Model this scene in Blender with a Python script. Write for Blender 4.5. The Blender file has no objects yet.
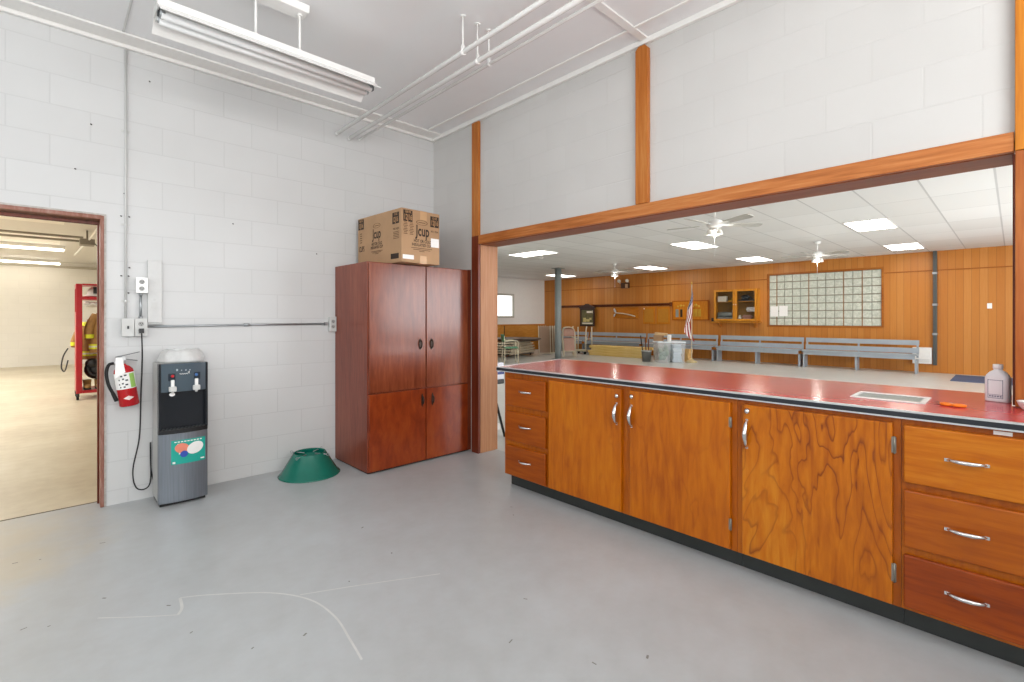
import bpy, bmesh, math, random
from mathutils import Vector, Matrix
R = math.radians
random.seed(7)
sc = bpy.context.scene
col = sc.collection

# ------------------------------------------------------------------ mesh builder
class M:
    def __init__(s):
        s.v = []; s.f = []; s.mi = []; s.cur = 0; s.sm = []; s.smooth = False
    def add(s, vs, fs):
        b = len(s.v)
        s.v += [Vector(p) for p in vs]
        for f in fs:
            s.f.append([b + i for i in f]); s.mi.append(s.cur); s.sm.append(s.smooth)
        return s
    def box(s, a, b, mt=None):
        x0, y0, z0 = a; x1, y1, z1 = b
        vs = [(x0,y0,z0),(x1,y0,z0),(x1,y1,z0),(x0,y1,z0),(x0,y0,z1),(x1,y0,z1),(x1,y1,z1),(x0,y1,z1)]
        if mt is not None: vs = [mt @ Vector(p) for p in vs]
        return s.add(vs, [(0,3,2,1),(4,5,6,7),(0,1,5,4),(1,2,6,5),(2,3,7,6),(3,0,4,7)])
    def bar(s, p0, p1, w, h, up=(0,0,1)):
        p0 = Vector(p0); p1 = Vector(p1); d = (p1-p0); L = d.length; d.normalize()
        u = Vector(up); sd = d.cross(u)
        if sd.length < 1e-4: u = Vector((1,0,0)); sd = d.cross(u)
        sd.normalize(); u = sd.cross(d)
        vs = []
        for p in (p0, p1):
            for a, b in ((-1,-1),(1,-1),(1,1),(-1,1)):
                vs.append(p + sd*a*w/2 + u*b*h/2)
        return s.add(vs, [(3,2,1,0),(4,5,6,7),(0,1,5,4),(1,2,6,5),(2,3,7,6),(3,0,4,7)])
    def tube(s, pts, r, n=8, closed=False, cap=True):
        pts = [Vector(p) for p in pts]; m = len(pts)
        rr = r if isinstance(r, (list, tuple)) else [r]*m
        prev = None; vs = []
        for i, p in enumerate(pts):
            if closed: d = pts[(i+1) % m] - pts[i-1]
            else: d = pts[min(i+1, m-1)] - pts[max(i-1, 0)]
            if d.length < 1e-9: d = Vector((0,0,1))
            d.normalize()
            if prev is None:
                a = Vector((0,0,1)) if abs(d.z) < .9 else Vector((1,0,0))
                nx = d.cross(a).normalized()
            else:
                nx = prev - d*prev.dot(d)
                if nx.length < 1e-5: nx = d.orthogonal()
                nx.normalize()
            prev = nx; ny = d.cross(nx)
            for k in range(n):
                t = 2*math.pi*k/n
                vs.append(p + nx*math.cos(t)*rr[i] + ny*math.sin(t)*rr[i])
        fs = []
        for i in range(m if closed else m-1):
            for k in range(n):
                a = i*n+k; b = i*n+(k+1) % n; j = (i+1) % m
                fs.append((a, b, j*n+(k+1) % n, j*n+k))
        sv = s.smooth; s.smooth = True; s.add(vs, fs); s.smooth = sv
        if cap and not closed:
            s.add(vs[:n], [tuple(reversed(range(n)))]); s.add(vs[-n:], [tuple(range(n))])
        return s
    def cyl(s, p0, p1, r, r2=None, n=16, cap=True):
        return s.tube([p0, p1], [r, r if r2 is None else r2], n, cap=cap)
    def lathe(s, prof, c, n=28, sx=1, sy=1, cap0=True, cap1=True, axis='z', mt=None):
        vs = []
        for r, z in prof:
            for k in range(n):
                t = 2*math.pi*k/n
                if axis == 'z': p = Vector((r*math.cos(t)*sx, r*math.sin(t)*sy, z))
                elif axis == 'x': p = Vector((z, r*math.cos(t)*sx, r*math.sin(t)*sy))
                else: p = Vector((r*math.sin(t)*sx, z, r*math.cos(t)*sy))
                if mt is not None: p = mt @ p
                vs.append(p + Vector(c))
        fs = []
        for i in range(len(prof)-1):
            for k in range(n):
                fs.append((i*n+k, i*n+(k+1) % n, (i+1)*n+(k+1) % n, (i+1)*n+k))
        sv = s.smooth; s.smooth = True; s.add(vs, fs); s.smooth = sv
        if cap0: s.add(vs[:n], [tuple(reversed(range(n)))])
        if cap1: s.add(vs[-n:], [tuple(range(n))])
        return s
    def ball(s, c, r, nu=14, nv=9):
        rx, ry, rz = r if isinstance(r, (tuple, list)) else (r, r, r)
        vs = []
        for i in range(nv+1):
            ph = math.pi*i/nv
            for k in range(nu):
                t = 2*math.pi*k/nu
                vs.append((c[0]+rx*math.sin(ph)*math.cos(t), c[1]+ry*math.sin(ph)*math.sin(t), c[2]-rz*math.cos(ph)))
        fs = [(i*nu+k, i*nu+(k+1) % nu, (i+1)*nu+(k+1) % nu, (i+1)*nu+k) for i in range(nv) for k in range(nu)]
        sv = s.smooth; s.smooth = True; s.add(vs, fs); s.smooth = sv
        return s
    def prism(s, poly, axis, a, b):
        n = len(poly); vs = []
        for t in (a, b):
            for p, q in poly:
                vs.append({'x': (t, p, q), 'y': (p, t, q), 'z': (p, q, t)}[axis])
        fs = [tuple(reversed(range(n))), tuple(range(n, 2*n))] + [(i, (i+1) % n, n+(i+1) % n, n+i) for i in range(n)]
        return s.add(vs, fs)
    def grid(s, fn, nu, nv):
        vs = [fn(i/nu, j/nv) for j in range(nv+1) for i in range(nu+1)]
        fs = [(j*(nu+1)+i, j*(nu+1)+i+1, (j+1)*(nu+1)+i+1, (j+1)*(nu+1)+i) for j in range(nv) for i in range(nu)]
        sv = s.smooth; s.smooth = True; s.add(vs, fs); s.smooth = sv
        return s
    def xf(s, mt, start=0):
        for i in range(start, len(s.v)): s.v[i] = mt @ s.v[i]
        return s

ORG = {}
def link(o): col.objects.link(o); return o
def obj(name, m, mat, parent=None, bevel=0, seg=2, solid=0, org=None, sub=0):
    o_ = Vector(org) if org is not None else (ORG[parent.name] if parent is not None else Vector((0,0,0)))
    me = bpy.data.meshes.new(name)
    me.from_pydata([tuple(p - o_) for p in m.v], [], m.f)
    mats = mat if isinstance(mat, (list, tuple)) else [mat]
    for x in mats: me.materials.append(x)
    for p, i, sm in zip(me.polygons, m.mi, m.sm):
        p.material_index = i; p.use_smooth = sm
    bm = bmesh.new(); bm.from_mesh(me)
    bmesh.ops.remove_doubles(bm, verts=bm.verts, dist=1e-6)
    bmesh.ops.recalc_face_normals(bm, faces=bm.faces)
    bm.to_mesh(me); bm.free()
    o = link(bpy.data.objects.new(name, me))
    if parent is not None: o.parent = parent
    else: o.location = o_
    ORG[o.name] = o_
    if bevel:
        b = o.modifiers.new('bevel', 'BEVEL'); b.width = bevel; b.segments = seg; b.limit_method = 'ANGLE'; b.angle_limit = R(40)
    if solid:
        b = o.modifiers.new('solid', 'SOLIDIFY'); b.thickness = solid; b.offset = 0
    if sub:
        b = o.modifiers.new('sub', 'SUBSURF'); b.levels = sub; b.render_levels = sub
    return o
def pieces(name, m, mat, parent, **k):
    """one object of its own for every separate piece in m"""
    n = len(m.v); up = list(range(n))
    def fd(a):
        while up[a] != a: up[a] = up[up[a]]; a = up[a]
        return a
    for f in m.f:
        for q in f[1:]: up[fd(q)] = fd(f[0])
    grp = {}
    for i, f in enumerate(m.f): grp.setdefault(fd(f[0]), []).append(i)
    out = []
    for fs in grp.values():
        x = M(); ix = {}
        for i in fs:
            for q in m.f[i]:
                if q not in ix: ix[q] = len(x.v); x.v.append(m.v[q])
            x.f.append([ix[q] for q in m.f[i]]); x.mi.append(m.mi[i]); x.sm.append(m.sm[i])
        out.append(obj(name, x, mat, parent, **k))
    return out
def tag(o, label, cat, group=None):
    o['label'] = label; o['category'] = cat; o['kind'] = 'thing'
    if group: o['group'] = group
    return o
def thing(name, label, cat, loc, group=None):
    o = link(bpy.data.objects.new(name, None)); o.location = loc; o.empty_display_size = .05
    ORG[o.name] = Vector(loc)
    return tag(o, label, cat, group)
def one(name, m, mat, label, cat, org, group=None, **k):
    return tag(obj(name, m, mat, None, org=org, **k), label, cat, group)
def struct(name, m, mat, parent=None, **k):
    o = obj(name, m, mat, parent, **k)
    if parent is None: o['kind'] = 'structure'
    return o
def dup(root, loc, label=None, rotz=None, group=None):
    r = link(root.copy()); r.location = loc
    if rotz is not None: r.rotation_euler = (0, 0, rotz)
    if label: r['label'] = label
    if group: r['group'] = group
    for ch in list(root.children):
        c = link(ch.copy()); c.parent = r
        for g in list(ch.children):
            d = link(g.copy()); d.parent = c
    ORG[r.name] = Vector(loc)
    return r
def lettering(name, parent, parts, mat, right, up, nrm, depth=.0006):
    """parts: (string, size, point at the centre of the line, width or None). Builds the words as one mesh."""
    m = M()
    right = Vector(right).normalized(); up = Vector(up).normalized(); nrm = Vector(nrm).normalized()
    for s, size, c, width in parts:
        cu = bpy.data.curves.new('t', 'FONT'); cu.body = s; cu.size = size; cu.align_x = 'CENTER'; cu.align_y = 'CENTER'
        cu.resolution_u = 3; cu.offset = .022*size
        t = link(bpy.data.objects.new('t', cu))
        bpy.context.view_layer.update()
        me = bpy.data.meshes.new_from_object(t.evaluated_get(bpy.context.evaluated_depsgraph_get()))
        xs = [v.co.x for v in me.vertices]
        k = (width/(max(xs)-min(xs))) if (width and xs) else 1
        vs = [Vector(c) + right*(v.co.x*k) + up*v.co.y + nrm*depth for v in me.vertices]
        m.add(vs, [tuple(p.vertices) for p in me.polygons])
        bpy.data.objects.remove(t); bpy.data.curves.remove(cu); bpy.data.meshes.remove(me)
    return obj(name, m, mat, parent)

# ------------------------------------------------------------------ materials
def lin(c):
    if isinstance(c, str):
        c = c.lstrip('#'); c = [int(c[i:i+2], 16) for i in (0, 2, 4)]
    f = lambda x: (x/255/12.92) if x/255 <= .04045 else ((x/255+.055)/1.055)**2.4
    return (f(c[0]), f(c[1]), f(c[2]), 1)
MATS = {}
class NT:
    def __init__(s, name):
        s.m = bpy.data.materials.new(name); s.m.use_nodes = True
        s.t = s.m.node_tree; s.t.nodes.clear()
        s.out = s.n('ShaderNodeOutputMaterial'); s.b = s.n('ShaderNodeBsdfPrincipled')
        s.l(s.b.outputs[0], s.out.inputs[0])
    def n(s, t, **k):
        x = s.t.nodes.new(t)
        for a, b in k.items(): setattr(x, a, b)
        return x
    def l(s, a, b): s.t.links.new(a, b)
    def coord(s, kind='Object', scale=(1,1,1), rot=(0,0,0), loc=(0,0,0)):
        tc = s.n('ShaderNodeTexCoord'); mp = s.n('ShaderNodeMapping')
        mp.inputs['Scale'].default_value = scale; mp.inputs['Rotation'].default_value = rot; mp.inputs['Location'].default_value = loc
        s.l(tc.outputs[kind], mp.inputs[0]); return mp.outputs[0]
    def noise(s, vec, scale, detail=4, rough=.55, dist=0):
        x = s.n('ShaderNodeTexNoise'); x.inputs['Scale'].default_value = scale; x.inputs['Detail'].default_value = detail
        x.inputs['Roughness'].default_value = rough; x.inputs['Distortion'].default_value = dist
        s.l(vec, x.inputs['Vector']); return x.outputs['Fac']
    def ramp(s, fac, stops, interp='LINEAR'):
        x = s.n('ShaderNodeValToRGB'); x.color_ramp.interpolation = interp
        e = x.color_ramp.elements
        while len(e) < len(stops): e.new(.5)
        for q, (p, c) in zip(e, stops): q.position = p; q.color = c if isinstance(c, tuple) and len(c) == 4 else (lin(c) if not isinstance(c, (int, float)) else (c, c, c, 1))
        s.l(fac, x.inputs[0]); return x.outputs[0]
    def mix(s, fac, a, b, mode='MIX'):
        x = s.n('ShaderNodeMix', data_type='RGBA', blend_type=mode)
        for i, v in ((0, fac), (6, a), (7, b)):
            if isinstance(v, (int, float)): x.inputs[i].default_value = v
            elif isinstance(v, tuple): x.inputs[i].default_value = v
            else: s.l(v, x.inputs[i])
        return x.outputs[2]
    def math(s, op, a, b=0.):
        x = s.n('ShaderNodeMath', operation=op)
        for i, v in ((0, a), (1, b)):
            if isinstance(v, (int, float)): x.inputs[i].default_value = v
            else: s.l(v, x.inputs[i])
        return x.outputs[0]
    def bump(s, h, strength=.2, dist=.01):
        x = s.n('ShaderNodeBump'); x.inputs['Strength'].default_value = strength; x.inputs['Distance'].default_value = dist
        s.l(h, x.inputs['Height']); s.l(x.outputs[0], s.b.inputs['Normal'])
    def base(s, c):
        if isinstance(c, tuple): s.b.inputs['Base Color'].default_value = c
        else: s.l(c, s.b.inputs['Base Color'])
        return s
    def set(s, rough=.5, metal=0, spec=.5, **k):
        s.b.inputs['Roughness'].default_value = rough; s.b.inputs['Metallic'].default_value = metal
        s.b.inputs['Specular IOR Level'].default_value = spec
        for a, v in k.items(): s.b.inputs[a.replace('_', ' ')].default_value = v
        return s
def flat(name, c, rough=.5, metal=0, var=.06, nscale=14, spec=.5, **k):
    """painted or moulded surface with a slight mottling"""
    if name in MATS: return MATS[name]
    t = NT(name); c = lin(c) if not isinstance(c, tuple) else c
    v = t.noise(t.coord(), nscale)
    d = tuple(x*(1-var) for x in c[:3])+(1,); e = tuple(min(1, x*(1+var)) for x in c[:3])+(1,)
    t.base(t.ramp(v, [(.3, d), (.7, e)])).set(rough, metal, spec, **k)
    MATS[name] = t.m; return t.m
def emis(name, c, strength, base='ffffff'):
    t = NT(name); t.base(lin(base)).set(.5)
    t.b.inputs['Emission Color'].default_value = lin(c); t.b.inputs['Emission Strength'].default_value = strength
    return t.m
def wood(name, c0, c1, c2, axis='z', scale=9, stretch=.07, rough=.35, contour=0, dark=None, blot=.5, coat=0, cw=.75):
    """grain stretched along one axis; contour > 0 adds rotary-cut plywood figure"""
    t = NT(name)
    st = {'x': (stretch,1,1), 'y': (1,stretch,1), 'z': (1,1,stretch)}[axis]
    g = t.noise(t.coord(scale=st), scale*6, 5, .6, .4)
    big = t.noise(t.coord(scale=tuple(.25+.75*q for q in st)), scale*.28, 3, .5, .3)
    f = t.math('ADD', t.math('MULTIPLY', g, .55), t.math('MULTIPLY', big, .45))
    c = t.ramp(f, [(.34, c0), (.5, c1), (.66, c2)])
    if contour:
        st2 = {'x': (.3,1,1), 'y': (1,.3,1), 'z': (1,1,.3)}[axis]
        n = t.noise(t.coord(scale=st2), 3.6, 3.5, .55, .5)
        w = t.math('FRACT', t.math('MULTIPLY', n, contour))
        ln = t.ramp(w, [(0, 1.), (.05, .75), (.15, .2), (.5, 0.), (.93, .06), (1, .7)])
        patch = t.ramp(t.noise(t.coord(), 2.1, 2), [(.36, .45), (.6, 1.)])
        c = t.mix(t.math('MULTIPLY', t.math('MULTIPLY', ln, patch), cw), c, lin(dark or c0))
    t.base(c).set(rough, 0, .3)
    if coat: t.b.inputs['Coat Weight'].default_value = coat; t.b.inputs['Coat Roughness'].default_value = .15
    t.bump(g, .06, .003)
    return t.m
def block(name, c, axes, z0=.1, x0=0, mcol=None, strength=.35, mortar=.006):
    """painted concrete block in running bond; axes picks the wall's horizontal direction"""
    t = NT(name)
    tc = t.n('ShaderNodeTexCoord'); sp = t.n('ShaderNodeSeparateXYZ'); cb = t.n('ShaderNodeCombineXYZ')
    t.l(tc.outputs['Object'], sp.inputs[0])
    t.l(t.math('ADD', sp.outputs[axes], x0+40.0), cb.inputs[0]); t.l(t.math('ADD', sp.outputs[2], -z0+20.0), cb.inputs[1])
    br = t.n('ShaderNodeTexBrick'); br.offset = .5
    for k, v in (('Scale', 1.), ('Mortar Size', mortar), ('Mortar Smooth', .6), ('Brick Width', .4), ('Row Height', .2), ('Bias', 0.)):
        br.inputs[k].default_value = v
    c = lin(c); br.inputs['Color1'].default_value = c; br.inputs['Color2'].default_value = tuple(x*.975 for x in c[:3])+(1,)
    br.inputs['Mortar'].default_value = lin(mcol) if mcol else tuple(x*.86 for x in c[:3])+(1,)
    t.l(cb.outputs[0], br.inputs['Vector'])
    nz = t.noise(t.coord(), 60, 4)
    nb = t.noise(t.coord(), .9, 3)
    t.base(t.mix(.5, br.outputs['Color'], t.ramp(nb, [(.3, .86), (.65, 1.)]), 'MULTIPLY')).set(.55, 0, .35)
    h = t.math('ADD', t.math('MULTIPLY', br.outputs['Fac'], -1.), t.math('MULTIPLY', nz, .25))
    t.bump(h, strength, .006)
    return t.m

m_wallA = block('painted block north', 'd4d5d5', 0, .1, .0, mcol='cbcccc', strength=.16, mortar=.005)
m_wallB = block('painted block east', 'cecdcb', 1, .095, .1, mcol='cbcac8', strength=.22, mortar=.005)
m_wallbay = block('painted block bay', 'ece9e2', 0, .1, .0, mcol='e6e3dc', strength=.15)
m_wallx = flat('plaster white', 'e6e6e3', .6, var=.02)
m_ceil = flat('ceiling paint', 'ebeced', .45, var=.02, nscale=1.3)
m_white = flat('white paint', 'ecebe8', .4, var=.02)
m_whitegloss = flat('white enamel', 'f2f2f0', .22, var=.015)
m_lead = flat('grey enamel', 'c9cac8', .35, var=.03)
m_offw = flat('cream metal', 'd9cfb6', .4)
m_black = flat('black plastic', '141517', .35)
m_rubber = flat('rubber', '101010', .7)
m_dkgrey = flat('dark grey', '33373a', .5)
m_chrome = flat('chrome', 'd8d8d8', .16, 1, .02)
m_steel = flat('galvanised steel', 'a9adb0', .35, .8, .08)
m_alu = flat('aluminium', 'd6d8da', .3, .7, .03)
m_hinge = flat('worn hinge metal', '8f8a80', .4, .7)
m_iron = flat('dark iron', '3a2c24', .45, .5)
m_red = flat('red paint', 'b01420', .3, var=.06)
m_brick = flat('red enamel', 'c01a22', .25, var=.05)
m_counterwood = wood('counter plywood', '984800', 'b66100', 'c37206', 'z', 5, .14, .36, 6, '8a3c04', coat=.12, cw=.4)
m_door_swirl = wood('counter plywood swirl', '9f4f00', 'bb6702', 'ca7e18', 'z', 6, .14, .36, 13, '742f03', coat=.12, cw=1.0)
m_frame = wood('counter frame wood', '8e4200', 'a65400', 'b46204', 'z', 8, .08, .36, coat=.12)
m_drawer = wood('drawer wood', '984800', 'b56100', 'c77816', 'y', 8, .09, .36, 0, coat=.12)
m_drawer_m = wood('drawer wood mid', '8a3c00', 'a25002', 'b26006', 'y', 8, .09, .36, 0, coat=.12)  # darker stain, with some of the lower-right shade put into the colour
m_drawer_d = wood('drawer wood dark red', '762c02', '903c04', 'a14a08', 'y', 8, .09, .36, 0, coat=.12)  # redder stain for the bottom front, also standing in for shade low down
m_drawer_l = wood('drawer wood reddish', '823600', '984600', 'a85404', 'y', 8, .09, .36, coat=.12)
m_kick = flat('kick board paint', '2d3130', .4)
m_mahog = wood('mahogany stain', '662b15', '7e3c23', '945132', 'z', 6, .12, .3, coat=.35)
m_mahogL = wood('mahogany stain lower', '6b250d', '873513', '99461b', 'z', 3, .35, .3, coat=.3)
m_mahogs = wood('mahogany side', '6d2c1d', '83402c', '945038', 'z', 7, .1, .35, coat=.2)
m_pine = wood('pine trim', 'a35a1c', 'b56c2c', 'c48444', 'z', 9, .06, .4)
m_pineorange = wood('pine post orange', 'b06410', 'c2781c', 'd08c30', 'z', 9, .06, .4)  # yellower orange pine for the upper right post
m_beam = wood('beam pine', '96531f', 'b87038', 'c98a52', 'y', 9, .06, .4)
m_soffit = wood('soffit board', '7a3f22', '8f5333', 'a0623f', 'y', 9, .06, .45)
m_jamb = wood('jamb board', 'a06c48', 'b27e58', 'bf8e69', 'z', 9, .05, .45)
m_postdark = wood('stained post', '55200f', '6b2c17', '7c3a20', 'z', 9, .06, .35)
m_doorframe = wood('door frame wood', '7a4a34', '96685a', 'b08f84', 'z', 5, .2, .5)
m_card = flat('cardboard', 'b08d6a', .8, var=.07, nscale=6)
m_tape = flat('packing tape', 'c9a075', .3, var=.03)  # tan tape on the carton
m_ink = flat('box ink', '33261e', .8)
m_ink2 = flat('faded ink', '6d5138', .8)
m_paper = flat('paper', 'f1f0ee', .7, var=.02)
m_tubes = flat('lamp tube', 'f6f6f6', .5, var=.02)

# laminate worktop
t = NT('red laminate'); n1 = t.noise(t.coord(scale=(1, .25, 1)), 5, 3)
t.base(t.ramp(n1, [(.25, 'ca3e44'), (.75, 'd65555')])).set(.15, 0, .38)
m_lam = t.m
# floors
def floor_mat(name, c0, c1, c2, worn=None, rough=.32, speck=.12):
    t = NT(name)
    a = t.noise(t.coord(), 1.1, 5, .6); b = t.noise(t.coord(), 9, 5, .6)
    c = t.ramp(t.math('ADD', t.math('MULTIPLY', a, .65), t.math('MULTIPLY', b, .35)), [(.36, c0), (.52, c1), (.66, c2)])
    sp = t.noise(t.coord(), 55, 2)
    c = t.mix(t.ramp(sp, [(.76, 0.), (.80, speck)]), c, lin('6a6a66'))
    if worn:  # tan patch: worn paint, with warm lamp light coloured in
        tc = t.n('ShaderNodeTexCoord'); sub = t.n('ShaderNodeVectorMath', operation='SUBTRACT'); sub.inputs[1].default_value = worn[1]
        t.l(tc.outputs['Object'], sub.inputs[0])
        sca = t.n('ShaderNodeVectorMath', operation='MULTIPLY'); sca.inputs[1].default_value = worn[2]; t.l(sub.outputs[0], sca.inputs[0])
        ln = t.n('ShaderNodeVectorMath', operation='LENGTH'); t.l(sca.outputs[0], ln.inputs[0])
        d = t.math('ADD', ln.outputs['Value'], t.math('MULTIPLY', t.noise(t.coord(), 2.4, 6, .65), .9))
        c = t.mix(t.ramp(d, [(.6, .6), (1.95, 0.)]), c, lin(worn[0]))
    t.base(c).set(rough, 0, .5)
    t.bump(b, .05, .004)
    return t.m
m_floor = floor_mat('grey floor paint', 'aaadae', 'b1b5b7', 'b7bcbf', ('bfb193', (-.35, 3.9, 0), (.85, .62, 1)))  # doorway patch mixes worn paint and the bay's warm light as colour
m_floorbay = floor_mat('tan bay floor', 'beb198', 'ccc1a8', 'd6cdb8', None, .34)
m_floorhall = floor_mat('hall floor', 'c4c4be', 'c9cac7', 'cdd0cd', None, .3, 0.)
# wall panelling with vertical grooves
t = NT('wood panelling')
tc = t.n('ShaderNodeTexCoord'); sp = t.n('ShaderNodeSeparateXYZ'); t.l(tc.outputs['Object'], sp.inputs[0])
hx = t.math('ADD', sp.outputs[1], sp.outputs[0])
idx = t.math('FLOOR', t.math('MULTIPLY', hx, 1/.135)); fr = t.math('FRACT', t.math('MULTIPLY', hx, 1/.135))
wn = t.n('ShaderNodeTexWhiteNoise', noise_dimensions='1D'); t.l(idx, wn.inputs['W'])
g = t.noise(t.coord(scale=(1, 1, .06)), 45, 4)
shade = t.math('ADD', t.math('MULTIPLY', wn.outputs['Value'], .55), t.math('MULTIPLY', g, .45))
c = t.ramp(shade, [(.12, 'b87028'), (.5, 'c07b31'), (.88, 'c98842')])
groove = t.ramp(fr, [(0, 1.), (.05, 1.), (.08, 0.), (1, 0.)])
c = t.mix(t.math('MULTIPLY', groove, .5), c, lin('84501c'))
t.base(c).set(.38, 0, .45); t.bump(groove, -.25, .004)
m_panel = t.m
# suspended ceiling, grid of 0.63 x 1.2 tiles
t = NT('ceiling tiles')
tc = t.n('ShaderNodeTexCoord'); sp = t.n('ShaderNodeSeparateXYZ'); t.l(tc.outputs['Object'], sp.inputs[0])
fy = t.math('FRACT', t.math('MULTIPLY', t.math('ADD', sp.outputs[1], 63-1.40), 1/.63))
fx = t.math('FRACT', t.math('MULTIPLY', t.math('ADD', sp.outputs[0], 60-9.62), 1/1.2))
gy = t.ramp(fy, [(0, 1.), (.028, 1.), (.036, 0.), (1, 0.)]); gx = t.ramp(fx, [(0, .8), (.012, .8), (.017, 0.), (1, 0.)])
gr = t.math('MAXIMUM', gy, gx)
tile_id = t.n('ShaderNodeTexWhiteNoise', noise_dimensions='2D'); cb = t.n('ShaderNodeCombineXYZ')
t.l(t.math('FLOOR', t.math('MULTIPLY', t.math('ADD', sp.outputs[1], 63-1.40), 1/.63)), cb.inputs[0])
t.l(t.math('FLOOR', t.math('MULTIPLY', t.math('ADD', sp.outputs[0], 60-9.62), 1/1.2)), cb.inputs[1]); t.l(cb.outputs[0], tile_id.inputs['Vector'])
c = t.ramp(tile_id.outputs['Value'], [(0, 'dededc'), (1, 'e8e9e8')])
c = t.mix(t.math('MULTIPLY', gr, .45), c, lin('8f9090'))
t.base(c).set(.7, 0, .3); t.bump(gr, -.2, .004)
m_tiles = t.m
# glass
def glass(name, tint, alpha, rough=.05):
    t = NT(name); t.base(lin(tint)).set(rough, 0, .5)
    tr = t.n('ShaderNodeBsdfTransparent'); mx = t.n('ShaderNodeMixShader'); mx.inputs[0].default_value = alpha
    t.l(tr.outputs[0], mx.inputs[1]); t.l(t.b.outputs[0], mx.inputs[2]); t.l(mx.outputs[0], t.out.inputs[0])
    return t.m
m_glass = glass('cabinet glass', '202422', .12)
m_clear = glass('clear plastic', 'dfe6ea', .20, .2)
t = NT('frosted plastic'); t.base(lin('f6f8fb')).set(.3, 0, .4)
tl_ = t.n('ShaderNodeBsdfTranslucent'); tl_.inputs[0].default_value = lin('f4f5f7'); mx_ = t.n('ShaderNodeMixShader'); mx_.inputs[0].default_value = .12
t.l(t.b.outputs[0], mx_.inputs[1]); t.l(tl_.outputs[0], mx_.inputs[2]); t.l(mx_.outputs[0], t.out.inputs[0]); m_bottle = t.m
# glass block: pale with an inner wavy look, daylight behind it
t = NT('glass block'); n = t.noise(t.coord(), 14, 2, .5, 1.2)
t.base(t.ramp(n, [(.3, 'aeb2a4'), (.5, 'bdc0b3'), (.7, 'cccec2')])).set(.12, 0, .6); t.bump(n, .4, .01)
t.b.inputs['Emission Color'].default_value = lin('dfe4d6'); t.b.inputs['Emission Strength'].default_value = .1
m_gblock = t.m
m_mortar = flat('block mortar', '9a9484', .8)
m_mortarw = flat('rust brown mortar', '96785a', .8)

# ------------------------------------------------------------------ camera
cam = bpy.data.cameras.new('camera'); co = link(bpy.data.objects.new('camera', cam))
YAW = R(46.2)
co.location = (0, 0, 1.30); co.rotation_euler = (R(90), 0, YAW - R(90))
cam.sensor_width = 36; cam.lens = 482/1024*36; cam.shift_y = -(341-318.3)/1024; cam.clip_start = .05; cam.clip_end = 100
sc.camera = co

# ------------------------------------------------------------------ dimensions
WA, WB, ZC = 4.35, 2.995, 3.24
XB = 3.20                       # hall face of the east wall
HX, HY, HZ = 15.25, 13.9, 2.905  # hall far wall, hall north wall, hall ceiling
BY, BZ = 18.4, 2.86              # bay far wall and ceiling
XW, YS = -2.6, -1.3              # west and south walls of the near room
HS = -3.6                        # south wall of the hall

# ------------------------------------------------------------------ setting
m = M(); m.box((XW-.2, YS-.2, -.12), (XB, 4.50, 0)); floor = struct('floor', m, m_floor)
m = M(); m.box((-6, 4.50, -.12), (XB, BY+.2, -.002)); struct('floor_bay', m, m_floorbay)
m = M(); m.box((XB, HS-.2, -.12), (HX+.2, HY+.2, -.001)); struct('floor_hall', m, m_floorhall)
m = M(); m.box((XW-.2, YS-.2, ZC), (XB, WA+.2, ZC+.1)); ceil = struct('ceiling', m, m_ceil)
m = M(); m.box((-6, WA+.2, BZ), (XB, BY+.2, BZ+.1)); struct('ceiling_bay', m, flat('bay ceiling paint', 'dedad4', .5, var=.02))
m = M(); m.box((XB, HS-.2, HZ), (HX+.2, HY+.2, HZ+.1)); struct('ceiling_hall', m, m_tiles)
# north wall with the doorway to the bay
DX0, DX1, DZ = -.74, .27, 2.005
m = M()
m.box((DX1, WA, 0), (WB+.23, WA+.2, ZC)); m.box((XW-.2, WA, 0), (DX0, WA+.2, ZC)); m.box((DX0, WA, DZ), (DX1, WA+.2, ZC))
struct('wall_north', m, m_wallA)
# east wall: pier, part above the opening, part right of the opening
m = M()
m.box((WB, 3.58, 0), (XB, WA, ZC)); m.box((WB, .0, 2.06), (XB, 3.58, ZC)); m.box((WB, YS-.2, 0), (XB, -.02, ZC))
m.box((WB, -.02, 2.06), (XB, 0, ZC))
struct('wall_east', m, m_wallB)
# continuation of the dividing wall behind (bay side / hall side)
m = M(); m.box((WB, WA+.2, 0), (XB, HY+.2, HZ)); m.box((WB, HS-.2, 0), (XB, YS-.2, HZ)); m.box((WB, HY+.2, 0), (XB, BY+.2, HZ)); struct('wall_divider', m, m_wallx)
# south and west walls; both windows are unseen, added to light the room
SX0, SX1, SZ0, SZ1 = -2.2, 2.2, 1.45, 2.95
m = M(); m.box((XW-.2, YS-.2, 0), (WB, YS, SZ0)); m.box((XW-.2, YS-.2, SZ1), (WB, YS, ZC)); m.box((XW-.2, YS-.2, SZ0), (SX0, YS, SZ1)); m.box((SX1, YS-.2, SZ0), (WB, YS, SZ1))
struct('wall_south', m, m_wallx)
m = M()
for x in (SX0+.03, -.6, .85, SX1-.03): m.box((x-.03, YS-.14, SZ0), (x+.03, YS-.06, SZ1))
m.box((SX0, YS-.14, SZ0), (SX1, YS-.06, SZ0+.06)); m.box((SX0, YS-.14, SZ1-.06), (SX1, YS-.06, SZ1))
struct('added_window_1', m, m_white)  # added frame behind the camera, around the south fill lamps
WY0, WY1 = .4, 3.4
m = M(); m.box((XW-.2, YS, 0), (XW, WA, SZ0)); m.box((XW-.2, YS, SZ1), (XW, WA, ZC)); m.box((XW-.2, YS, SZ0), (XW, WY0, SZ1)); m.box((XW-.2, WY1, SZ0), (XW, WA, SZ1))
struct('wall_west', m, m_wallx)
m = M()
for y in (WY0+.03, 1.9, WY1-.03): m.box((XW-.14, y-.03, SZ0), (XW-.06, y+.03, SZ1))
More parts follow.
